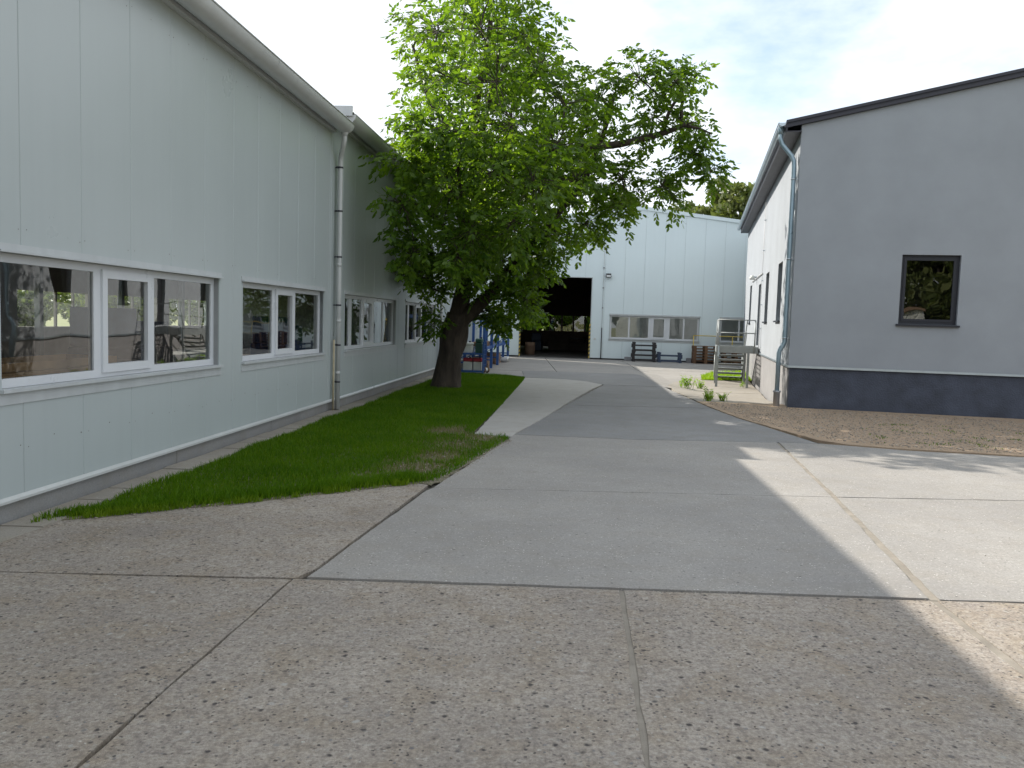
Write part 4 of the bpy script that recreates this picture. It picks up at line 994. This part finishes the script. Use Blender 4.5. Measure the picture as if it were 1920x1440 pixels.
bd = empty('plank_bundle', fw(7.05, -0.72, 0.73), FA); tag(bd, 'pale planks lying on the pallets behind the stair landing', 'planks')
for k in range(5): MB().box(-0.62, 0.62, -0.4+k*0.16, -0.26+k*0.16, 0.0, 0.05).build('plank', M['wood_pale'], bd)

def stillage(loc, rz, w, h, m, label, group='steel stacking frames along the far facade'):
    r = empty('stacking_frame', loc, rz); tag(r, label, 'steel frame', group); d = 0.8
    for sx in (-1, 1):
        for sy in (-1, 1):
            p = MB(); xx, yy = sx*(w/2-0.06), sy*(d/2-0.06)
            p.box(xx-0.05, xx+0.05, yy-0.05, yy+0.05, 0.0, h); p.box(xx-0.075, xx+0.075, yy-0.075, yy+0.075, 0.0, 0.09); p.box(xx-0.065, xx+0.065, yy-0.065, yy+0.065, h-0.05, h+0.02)
            p.build('post', m, r)
            MB().box(xx+sx*0.051, xx+sx*0.10, yy-0.03, yy+0.03, h*0.45, h*0.85).build('fork_guide', m, r)
    for yy in (-d/2+0.06, d/2-0.06):
        MB().box(-w/2+0.11, w/2-0.11, yy-0.03, yy+0.03, 0.05, 0.12 if h < 0.6 else 0.12).build('bottom_rail', m, r)
        MB().box(-w/2+0.11, w/2-0.11, yy-0.025, yy+0.025, h-0.17, h-0.11).build('top_rail', m, r)
    for sx in (-1, 1): MB().box(sx*(w/2-0.06)-0.03, sx*(w/2-0.06)+0.03, -d/2+0.11, d/2-0.11, 0.05, 0.13).build('side_rail', m, r)
    return r
stillage(fw(2.68, -0.8), FA, 1.12, 0.46, M['black'], 'lower of two stacked black steel frames under the facade window')
stillage(fw(2.68, -0.8, 0.482), FA, 1.10, 0.46, M['black'], 'upper of two stacked black steel frames under the facade window')
stillage(fw(3.93, -0.8), FA, 1.12, 0.48, M['dblue'], 'single low dark blue steel frame between black frames and pallets')
def blk(loc, w, h, label):
    r = tag(MB().cbox(-w/2, w/2, -0.15, 0.15, 0, h, 0.012).build('concrete_block', M['block']), label, 'block', 'grey blocks on the ground'); r.location = loc; r.rotation_euler = (0, 0, FA)
blk(fw(1.93, -0.55), 0.34, 0.20, 'grey concrete block left of the black steel frames')
blk(fw(3.30, -0.35), 0.30, 0.14, 'low grey block between the black and blue frames')
blk(fw(4.92, -0.45), 0.22, 0.24, 'small grey block left of the pallet stack')
yr = empty('yellow_railing', fw(6.9, -0.22), FA); tag(yr, 'thin yellow pipe railing behind the pallets', 'railing')
for xx in (-1.75, 0.15, 2.0): MB().tube([(xx, 0, 0), (xx, 0, 1.36)], 0.022, 8).build('post', M['yellow'], yr)
MB().tube([(-1.75, 0, 1.36), (2.0, 0, 1.36)], 0.022, 8).build('rail', M['yellow'], yr)

# ------------------------------------------------------------------ blue rack, cage and goods left of the gateway
rk_loc = (-1.55, 28.6, 0.0); rk_ang = R_(-4.58)
rack = empty('storage_rack', rk_loc, rk_ang); tag(rack, 'blue steel storage rack along the left hall before the gateway', 'rack')
for k, yy in enumerate((0.0, 2.4, 4.8, 7.2, 9.6)):
    for xx in (-0.45, 0.55): MB().box(xx-0.05, xx+0.05, yy-0.045, yy+0.045, 0.0, 1.98).build('post', M['blue'], rack)
    MB().box(-0.399, 0.499, yy-0.02, yy+0.02, 0.30, 0.35).build('end_tie', M['blue'], rack); MB().bar((-0.40, yy, 0.36), (0.50, yy, 1.0), 0.03).build('end_brace', M['blue'], rack); MB().box(-0.399, 0.499, yy-0.02, yy+0.02, 1.80, 1.85).build('end_tie', M['blue'], rack)
for z_ in (0.76, 1.82):
    for xx in (-0.45, 0.55): MB().box(xx-0.025, xx+0.025, 0.05, 9.55, z_, z_+0.11).build('beam', M['blue'], rack)
MB().box(-0.40, 0.50, 0.1, 9.5, 0.84, 0.868).build('shelf', M['dblue'], rack)
def rkw(x, y, z): 
    v = Matrix.Rotation(rk_ang, 4, 'Z') @ Vector((x, y, 0)); return (v.x+rk_loc[0], v.y+rk_loc[1], z)
for (x_, y_, z_, w_, l_, h_, m_, lb) in (
    (0.2, 1.6, 0.872, 0.5, 1.6, 0.14, 'wood', 'dark timber balks lying on the blue rack shelf'),
    (0.1, 4.0, 0.872, 0.6, 1.2, 0.10, 'brown', 'flat brown boards farther along the blue rack shelf'),
    (0.05, 3.2, 0.012, 0.7, 1.5, 0.34, 'brown', 'brown cardboard stack on the ground under the rack'),
    (0.15, 6.2, 0.012, 0.6, 1.9, 0.42, 'brown', 'brown carton pile under the far end of the rack')):
    o = empty('board_stack', rkw(x_, y_, z_), rk_ang); tag(o, lb, 'boards')
    nlay = max(2, int(h_/0.07))
    for k in range(nlay):
        j = random.uniform(-0.03, 0.03); MB().cbox(-w_/2+j, w_/2+j, -l_/2+j, l_/2-j, h_*k/nlay, h_*(k+1)/nlay-0.006, 0.004).build('board', M[m_], o)
for k, (x_, y_) in enumerate(((0.45, 7.8), (0.42, 7.2))):
    o = empty('roll', rkw(x_, y_, 0.13 if k == 0 else 0.13), rk_ang); tag(o, ['pale foil roll on the ground at the far rack post', 'grey roll lying under the rack before the far post'][k], 'roll', 'rolls under the rack')
    MB().tube([(-0.35, 0, 0.0), (0.3, 0, 0.0)], 0.12, 14).build('wrap', M['whitep'] if k == 0 else M['castpipe'], o); MB().tube([(-0.36, 0, 0), (0.31, 0, 0)], 0.04, 10).build('core', M['brown'], o)

# tall blue mesh cage with canisters
cage = empty('mesh_cage', (-1.50, 27.85, 0.035), rk_ang); tag(cage, 'blue open cage with two tiers beside the tree trunk', 'cage')
for xx in (-0.55, 0.55):
    for yy in (-0.4, 0.4): MB().box(xx-0.025, xx+0.025, yy-0.025, yy+0.025, 0.0, 1.05).build('post', M['blue'], cage)
for z_ in (0.04, 0.62):
    sh = MB(); sh.box(-0.52, 0.52, -0.37, 0.37, z_, z_+0.03); sh.build('tray', M['blue'], cage)
    for yy in (-0.4, 0.4): MB().box(-0.524, 0.524, yy-0.015, yy+0.015, z_-0.01, z_+0.05).build('rail', M['blue'], cage)
msh = MB()
for k in range(9): msh.box(0.545, 0.555, -0.37+k*0.0925-0.004, -0.37+k*0.0925+0.004, 0.06, 1.02)
for k in range(6): msh.box(0.556, 0.562, -0.37, 0.37, 0.1+k*0.17, 0.108+k*0.17)
msh.build('side_mesh', M['blue'], cage)
def cgw(x, y, z):
    v = Matrix.Rotation(rk_ang, 4, 'Z') @ Vector((x, y, 0)); return (v.x-1.50, v.y+27.85, z+0.035)
def canister(x, y, z, label, body, capm, w=0.30, h=0.42):
    o = empty('canister', cgw(x, y, z), rk_ang); tag(o, label, 'canister', 'canisters in the blue cage')
    MB().cbox(-w/2, w/2, -0.16, 0.16, 0, h*0.72, 0.03).build('body', body, o)
    MB().cbox(-w/2, w/2, -0.16, 0.16, h*0.721, h, 0.03).build('shoulder', capm, o)
    MB().tube([(0.06, 0, h), (0.06, 0, h+0.05)], 0.03, 10).build('cap', M['black'], o)
    rb = MB()
    for k in range(5): rb.box(-w/2+0.03+k*0.055, -w/2+0.05+k*0.055, -0.168, -0.161, 0.03, h*0.7)
    rb.build('rib', body, o)
canister(0.02, -0.15, 0.072, 'pale ribbed canister with red top, lower tier, next to the trunk', M['whitep'], M['red'], 0.31)
canister(0.36, -0.15, 0.072, 'pale ribbed canister with red top, lower tier, away from the trunk', M['whitep'], M['red'], 0.31)
canister(0.0, -0.12, 0.652, 'white ribbed crate-like canister on the upper tier', M['whitep'], M['whitep'], 0.36, 0.36)
canister(0.38, -0.12, 0.652, 'dark green canister on the upper tier', M['green'], M['green'], 0.24, 0.5)
bt = empty('spool', (-0.92, 28.0, 0.13), rk_ang+0.9); tag(bt, 'small pale spool on the ground by the first rack post', 'spool')
MB().tube([(-0.08, 0, 0), (0.08, 0, 0)], 0.07, 12).build('winding', M['whitep'], bt)
for xx in (-0.09, 0.08): MB().tube([(xx, 0, 0), (xx+0.015, 0, 0)], 0.115, 14).build('flange', M['brown'], bt)

# ------------------------------------------------------------------ walnut tree
TY = 21.5
tree = empty('walnut_tree', (-1.69, TY, 0.0)); tag(tree, 'large leafy walnut tree with forked trunk on the lawn', 'tree')
T0 = Vector((-1.69, TY, 0.0))
def smooth_path(pts, k=4):
    pts = [Vector(p) for p in pts]; out = []
    for i in range(len(pts)-1):
        p0 = pts[max(i-1, 0)]; p1 = pts[i]; p2 = pts[i+1]; p3 = pts[min(i+2, len(pts)-1)]
        for j in range(k):
            t_ = j/k; out.append(0.5*((2*p1)+(-p0+p2)*t_+(2*p0-5*p1+4*p2-p3)*t_*t_+(-p0+3*p1-3*p2+p3)*t_**3))
    out.append(pts[-1]); return out
nodes = []   # skeleton (pos, radius)
def limb(name, pts, r0, r1, n=10, jit=0.10, power=0.8):
    path = smooth_path(pts); k = len(path)
    rad = [r0+(r1-r0)*(i/(k-1))**power for i in range(k)]
    if name == 'trunk': rad = [r*(1+0.38*math.exp(-(p.z)/0.16)) for r, p in zip(rad, path)]
    mb = MB(); mb.tube([p-T0 for p in path], rad, n, True, jit); mb.build(name, M['bark'], tree)
    for p, r in zip(path, rad): nodes.append((p.copy(), r))
D = lambda L, dy: [Vector((x, TY+d, z)) for (x, z), d in zip(L, dy)]
limb('trunk', D([(-1.69,-0.15),(-1.68,0.1),(-1.66,0.45),(-1.62,0.95),(-1.55,1.4),(-1.46,1.95)], [0,0,0,0,0.02,0.03]), 0.335, 0.31, 22, 0.34)
limb('limb', D([(-1.50,1.75),(-1.41,2.2),(-1.34,2.7),(-1.37,3.43),(-1.34,4.52),(-1.26,5.87),(-1.10,7.34),(-0.87,8.80),(-0.78,10.24)], [0.02,0.03,0.05,0.1,0.2,0.1,-0.1,0,0.1]), 0.27, 0.05, 14, 0.18)
limb('limb', D([(-1.48,1.62),(-1.22,1.92),(-0.96,2.16),(-0.56,2.57),(-0.13,3.13),(0.44,3.83),(1.10,4.60),(1.62,5.29),(2.11,6.64),(2.29,7.44)], [0.02,-0.05,-0.15,-0.3,-0.5,-0.8,-1.0,-1.0,-0.9,-0.8]), 0.24, 0.035, 12, 0.16)
limb('limb', D([(-1.33,4.6),(-0.91,5.21),(-0.30,5.50),(0.81,5.84),(1.60,5.96),(2.40,6.03),(3.41,6.32),(3.85,6.53)], [0.2,-0.3,-0.8,-1.3,-1.6,-1.7,-1.7,-1.7]), 0.16, 0.055, 10, 0.14)
limb('branch', D([(3.35,6.3),(3.49,6.81),(3.79,7.29),(4.11,7.68)], [-1.7,-1.7,-1.7,-1.6]), 0.06, 0.02, 7)
limb('branch', D([(3.80,6.5),(3.76,6.89),(3.80,7.10)], [-1.7,-1.75,-1.75]), 0.05, 0.035, 7)
limb('branch', D([(3.80,6.5),(4.2,6.42),(4.5,6.3)], [-1.7,-1.75,-1.75]), 0.05, 0.015, 7)
limb('limb', D([(-1.37,3.2),(-1.84,4.1),(-2.33,4.55),(-2.95,4.70)], [0.1,-0.3,-0.6,-0.8]), 0.13, 0.03, 9)
limb('limb', D([(-1.28,5.6),(-1.69,6.53),(-2.25,7.17),(-2.69,8.48)], [0.1,-0.4,-0.6,-0.6]), 0.12, 0.03, 9)
limb('limb', D([(-1.15,6.81),(-0.49,7.49),(0.17,8.04),(0.6,9.0)], [0,0.6,1.0,1.2]), 0.10, 0.025, 8)
limb('limb', D([(-1.36,3.8),(-1.0,4.6),(-0.5,5.6),(0.2,6.6)], [0.15,1.0,2.0,2.7]), 0.14, 0.03, 9)
limb('limb', D([(-1.35,4.2),(-1.7,5.0),(-2.0,6.0),(-2.1,7.0)], [0.2,1.2,2.2,2.6]), 0.13, 0.03, 9)
limb('limb', D([(-1.30,5.2),(-1.0,6.0),(-0.7,7.0),(-0.5,8.0)], [0.1,-1.0,-1.8,-2.2]), 0.12, 0.03, 9)
limb('limb', D([(-1.36,3.3),(-1.3,3.9),(-1.25,4.4),(-1.2,4.8)], [0.05,-1.5,-3.2,-4.8]), 0.12, 0.03, 9)
limb('limb', D([(-0.56,2.57),(-0.2,2.75),(0.3,2.85),(0.6,2.7)], [-0.3,0.2,0.7,1.0]), 0.09, 0.025, 8)
blobs = [(-1.08,9.06,1.53),(-2.16,9.02,1.11),(0.0,9.09,1.32),(-1.52,10.61,1.39),(-0.33,10.90,1.32),(0.43,8.25,1.18),(-1.86,7.85,1.25),(-0.64,7.88,1.39),(-2.58,6.70,0.86),(-1.55,6.53,1.32),(-0.20,6.84,1.32),(1.14,7.41,1.11),(2.01,7.50,0.86),(3.01,7.99,0.92),(3.85,7.89,0.81),(3.43,7.05,0.70),(4.28,6.97,0.58),(4.45,6.24,0.50),(1.99,6.44,0.97),(0.90,6.34,1.25),(-3.06,5.82,0.62),(-2.35,5.44,0.97),(-2.90,4.61,0.81),(-3.30,3.72,0.50),(-2.69,3.46,0.58),(-1.66,5.19,1.25),(-0.58,5.62,1.25),(0.39,5.38,1.25),(1.48,5.42,1.04),(2.70,5.52,0.86),(3.67,5.35,0.64),(2.53,4.71,0.44),(1.72,4.34,0.64),(0.98,4.05,0.86),(-0.13,4.29,1.18),(-1.22,4.12,1.04),(-2.09,3.28,0.64),(-1.48,3.43,0.70),(-0.37,3.33,0.86),(0.60,3.29,0.55),(0.35,2.45,0.42),(-0.41,2.16,0.40),(0.38,1.98,0.22),(4.97,5.79,0.26),(-2.02,1.75,0.2),(-1.30,3.05,0.45),(-0.75,2.95,0.42),(-0.15,2.45,0.5),(-0.75,2.05,0.3),(-0.3,1.85,0.3),(0.2,2.9,0.5),(-2.45,2.85,0.4),(-2.15,2.6,0.3)]
rs_ = np.random.RandomState(11)
cents = []
for (x, z, r) in blobs:
    # depth placement: the right hand limb lies nearer the camera, the middle is deep
    if x > 2.4: offs = [-1.9, -1.2]
    elif r < 0.6 and z < 3.2: offs = [0.3] if (z < 2.3 and x > -1.6) else [-0.9]
    elif r < 0.45: offs = [0.1 if z < 2 else -0.6]
    elif z < 2.6: offs = [0.3]
    elif x < -2.0 and z < 6.2: offs = [-0.6, 0.6]
    elif r > 1.0: offs = [-3.7, -1.9, 0.1, 2.3]
    else: offs = [-1.2, 0.5]
    if -3.4 < x < 0.6 and 3.4 < z < 8.0 and r > 0.55: offs = offs + [-5.0]
    for o_ in offs:
        sc_ = (TY+o_)/TY
        cents.append((o_, Vector((x*sc_, TY+o_+rs_.uniform(-0.3, 0.3), 1.8+(z-1.8)*sc_)), r*(1.0 if abs(o_) < 1 else (0.85 if abs(o_) < 3 else (0.8 if abs(o_) < 4 else 0.62)))))
npos = [n_[0] for n_ in nodes if n_[0].z > 1.9]; nrad = [n_[1] for n_ in nodes if n_[0].z > 1.9]
base = Vector((-1.4, TY, 3.0))
dens_ = {id(c[1]): (0.5 if c[0] > 2 else (0.75 if -4.5 < c[0] < -3 else 1.0)) for c in cents}; cents = [c[1:] for c in cents]
cents.sort(key=lambda c: (c[0]-base).length)
def nearest(p, bias=0.25):
    best = None; bd_ = 1e9
    for q, r in zip(npos, nrad):
        d = (q-p).length + bias*max(0, q.z-p.z)*2
        if d < bd_: bd_ = d; best = (q, r)
    return best
for (c, r) in cents:
    q, r0 = nearest(c); d = c-q
    if d.length > 0.3:
        mid = q+d*0.5 + Vector((rs_.uniform(-.15,.15), rs_.uniform(-.15,.15), -0.10*d.length+rs_.uniform(-.1,.15)))
        ra = min(r0*0.6, 0.02+0.018*d.length); path = smooth_path([q, mid, c], 3)
        rad = [ra+(0.012-ra)*i_/(len(path)-1) for i_ in range(len(path))]
        MB().tube([p-T0 for p in path], rad, 6, False).build('branch', M['bark'], tree)
        for p, rr in zip(path[1:], rad[1:]): npos.append(p); nrad.append(rr)
twm = MB(); tips = []
for (c, r) in cents:
    k = (int(5 + 7.6*r*r) if c.z > 5.6 else int(9 + 14*r*r)) if c.x < 1.7 else int(7 + 11.5*r*r)
    k = max(4, int(k*dens_[id(c)]))
    for j in range(k):
        v = Vector(rs_.normal(size=3)); v.normalize(); v *= r*(0.35+0.65*rs_.rand()**0.6)
        v.y *= 1.05; p = c+v
        d = (p-c); mid = c + d*0.55 + Vector((0, 0, 0.10*d.length))
        twm.tube([q_-T0 for q_ in (c+d*0.05, mid, p)], [0.011, 0.008, 0.004], 3, False)
        tips.append((p, d.normalized())); 
        if rs_.rand() < 0.75: tips.append((mid+Vector(rs_.normal(size=3))*0.06, d.normalized()))
tag(twm.build('twigs', M['bark'], tree), kind='stuff')
# compound leaves: rachis direction, three pairs of leaflets and one at the tip
def leaf_cloud(tips, per, rs, rl=0.33, ll=0.145, origin=T0):
    P = []
    tp = np.array([tuple(t_[0]) for t_ in tips]); td = np.array([tuple(t_[1]) for t_ in tips])
    tp = np.repeat(tp, per, 0); td = np.repeat(td, per, 0); n_ = len(tp)
    d = td*0.7 + rs.normal(size=(n_, 3))*0.75; d[:, 2] = d[:, 2]*0.6 - 0.05
    d /= np.linalg.norm(d, axis=1)[:, None]
    up = np.array([0, 0, 1.0]); side = np.cross(d, up); side /= np.linalg.norm(side, axis=1)[:, None]+1e-6
    L = rl*(0.65+0.6*rs.rand(n_)); out = []
    start = tp + rs.normal(size=(n_, 3))*0.03
    droop = (0.25+0.5*rs.rand(n_))
    for (t_, sg, sz) in ((0.42,-1,0.75),(0.42,1,0.75),(0.68,-1,0.95),(0.68,1,0.95),(0.9,-1,1.0),(0.9,1,1.0),(1.0,0,1.12)):
        base_ = start + d*(L*t_)[:, None]; base_[:, 2] -= droop*L*t_*t_*0.6
        ld_ = d*(0.55 if sg else 1.0) + side*(sg*0.85) + rs.normal(size=(n_, 3))*0.22; ld_[:, 2] -= 0.25+0.55*droop
        ld_ /= np.linalg.norm(ld_, axis=1)[:, None]
        nn_ = np.cross(ld_, side*(1 if sg == 0 else 1)+d*0.6+rs.normal(size=(n_, 3))*0.5); nn_ /= np.linalg.norm(nn_, axis=1)[:, None]+1e-6
        w_ = np.cross(nn_, ld_); l_ = (ll*sz*(0.75+0.5*rs.rand(n_)))[:, None]; hw = l_*0.235
        a_ = base_; b1 = base_+ld_*l_*0.45+w_*hw+nn_*hw*0.25; b2 = base_+ld_*l_*0.45-w_*hw+nn_*hw*0.25
        c1 = base_+ld_*l_*0.8+w_*hw*0.6+nn_*hw*0.1; c2 = base_+ld_*l_*0.8-w_*hw*0.6+nn_*hw*0.1; e_ = base_+ld_*l_-nn_*hw*0.35
        out.append(np.stack([a_, b1, b2, c1, c2, e_], 1))
    A = np.concatenate(out).reshape(-1, 3) - np.array(tuple(origin))
    return A
A = leaf_cloud(tips, 3, rs_)
tag(np_mesh('crown', A, [(0,2,1),(1,2,4),(1,4,3),(3,4,5)], 6, M['leaf'], tree), kind='stuff')

# ------------------------------------------------------------------ trees in the distance
def tree_mesh(seed, H, Rr, nclump, leaf, per):
    rs = np.random.RandomState(seed); P = []
    cl = []
    for k in range(nclump):
        v = rs.normal(size=3); v /= np.linalg.norm(v); v *= rs.rand()**0.35
        c = np.array([v[0]*Rr, v[1]*Rr, H*0.60+v[2]*H*0.38]); cl.append((c, Rr*(0.16+0.14*rs.rand())))
    for c, r in cl:
        v = rs.normal(size=(per, 3)); v /= np.linalg.norm(v, axis=1)[:, None]; v *= (0.5+0.5*rs.rand(per, 1)**0.5)*r
        p = c+v; d = v/np.linalg.norm(v, axis=1)[:, None]*0.5 + rs.normal(size=(per, 3)); d /= np.linalg.norm(d, axis=1)[:, None]
        s_ = np.cross(d, rs.normal(size=(per, 3))); s_ /= np.linalg.norm(s_, axis=1)[:, None]
        l_ = leaf*(0.6+0.8*rs.rand(per, 1))
        P.append(np.stack([p-d*l_, p+s_*l_*0.5, p+d*l_, p-s_*l_*0.5], 1))
    return np.concatenate(P).reshape(-1, 3), cl
def bg_tree(name, loc, seed, H, Rr, label, nclump=70, leaf=0.2, per=170, group='trees beyond the halls', mt='leaf_far'):
    r = empty(name, loc); tag(r, label, 'tree', group)
    A_, cl = tree_mesh(seed, H, Rr, nclump, leaf, per)
    tag(np_mesh('crown', A_, [(0,1,2),(0,2,3)], 4, M[mt], r), kind='stuff')
    t_ = MB(); t_.tube([(0,0,-0.5),(0.1,0,H*0.2),(0,0.1,H*0.45),(0.1,0,H*0.8)], [0.04*H*0.6, 0.03*H*0.6, 0.02*H*0.6, 0.04], 10, True, 0.15)
    t_.build('trunk', M['bark'], r)
    b_ = MB(); 
    for c, rr in cl[::3]: b_.tube([(0.05,0.05,H*0.35), tuple(Vector(c)*0.5+Vector((0,0,H*0.2))), tuple(c)], [0.09, 0.06, 0.02], 5, False)
    b_.build('limbs', M['bark'], r)
    return r
bg_tree('broadleaf_tree', (17.5, 70, 0), 3, 14.0, 4.6, 'tall broadleaf tree showing above the far hall roof, beside the plaster building', 90, 0.26, 220)
bg_tree('broadleaf_tree', (22.5, 74, 0), 4, 13.6, 4.4, 'rounded tree half hidden behind the plaster building eave', 80, 0.26, 200)
bg_tree('broadleaf_tree', (8.6, 68, 0), 5, 12.0, 3.4, 'tree crown peeping over the far hall ridge behind the walnut', 60, 0.24, 180)
for k, (x_, y_) in enumerate(((0.5, 66.5), (3.6, 67.5), (6.0, 66.0), (9.5, 66.6))):
    bg_tree('shrub', (x_, y_, -0.4), 20+k, 4.6, 2.2, 'green shrub seen through the rear windows beyond the gateway, %s from the left' % ['first', 'second', 'third', 'fourth'][k], 46, 0.16, 190, 'shrubs behind the far hall', 'leaf')
gar = empty('garage', (6.6, -27.0, 0)); tag(gar, 'white ribbed sheet garage behind the viewer, mirrored in the right-hand window', 'garage')
gm = MB(); k = 0; xx = -4.0
while xx < 3.2:
    gm.add([(xx,0,0),(xx+0.14,0,0),(xx+0.14,0,3.4),(xx,0,3.4)], [(1,0,3,2)]); gm.add([(xx+0.14,0,0),(xx+0.17,-0.03,0),(xx+0.17,-0.03,3.4),(xx+0.14,0,3.4)], [(1,0,3,2)]); gm.add([(xx+0.17,-0.03,0),(xx+0.2,0,0),(xx+0.2,0,3.4),(xx+0.17,-0.03,3.4)], [(1,0,3,2)]); xx += 0.2
gm.build('ribbed_wall', M['whitep'], gar); MB().box(-4.0, 3.2, -6.0, -0.05, -0.4, 3.4).build('body', M['whitep'], gar)
MB().box(-4.2, 3.4, -6.2, 0.2, 3.42, 3.7).build('roof', M['brown'], gar); MB().box(-1.2, 1.4, 0.002, 0.05, 0, 2.6).build('door', M['zinc'], gar)
# behind the camera and beyond the left hall: only mirrored in panes or seen through them
for k, (x_, y_, h_) in enumerate(((3, -36, 12), (11.5, -31, 12), (17, -30, 12), (-5, -34, 11))):
    bg_tree('broadleaf_tree', (x_, y_, -0.4), 40+k, h_, 4.5, ['tree mirrored in the dark right-hand window', 'tree behind the viewer to the right', 'tree behind the viewer, far right', 'tree behind the viewer to the left'][k], 80, 0.2, 260, 'trees behind the viewer')
for k, (x_, y_) in enumerate(((-27, 43), (-33, 50), (-24, 52), (-38, 62), (-30, 62), (-45, 60), (-21, 60))):
    bg_tree('shrub', (x_, y_, -0.45), 60+k, 4.0, 3.4, 'shrub seen through the left hall windows, %s along' % ['first', 'second', 'third', 'fourth', 'fifth', 'sixth', 'seventh'][k], 40, 0.2, 110, 'shrubs beyond the left hall')
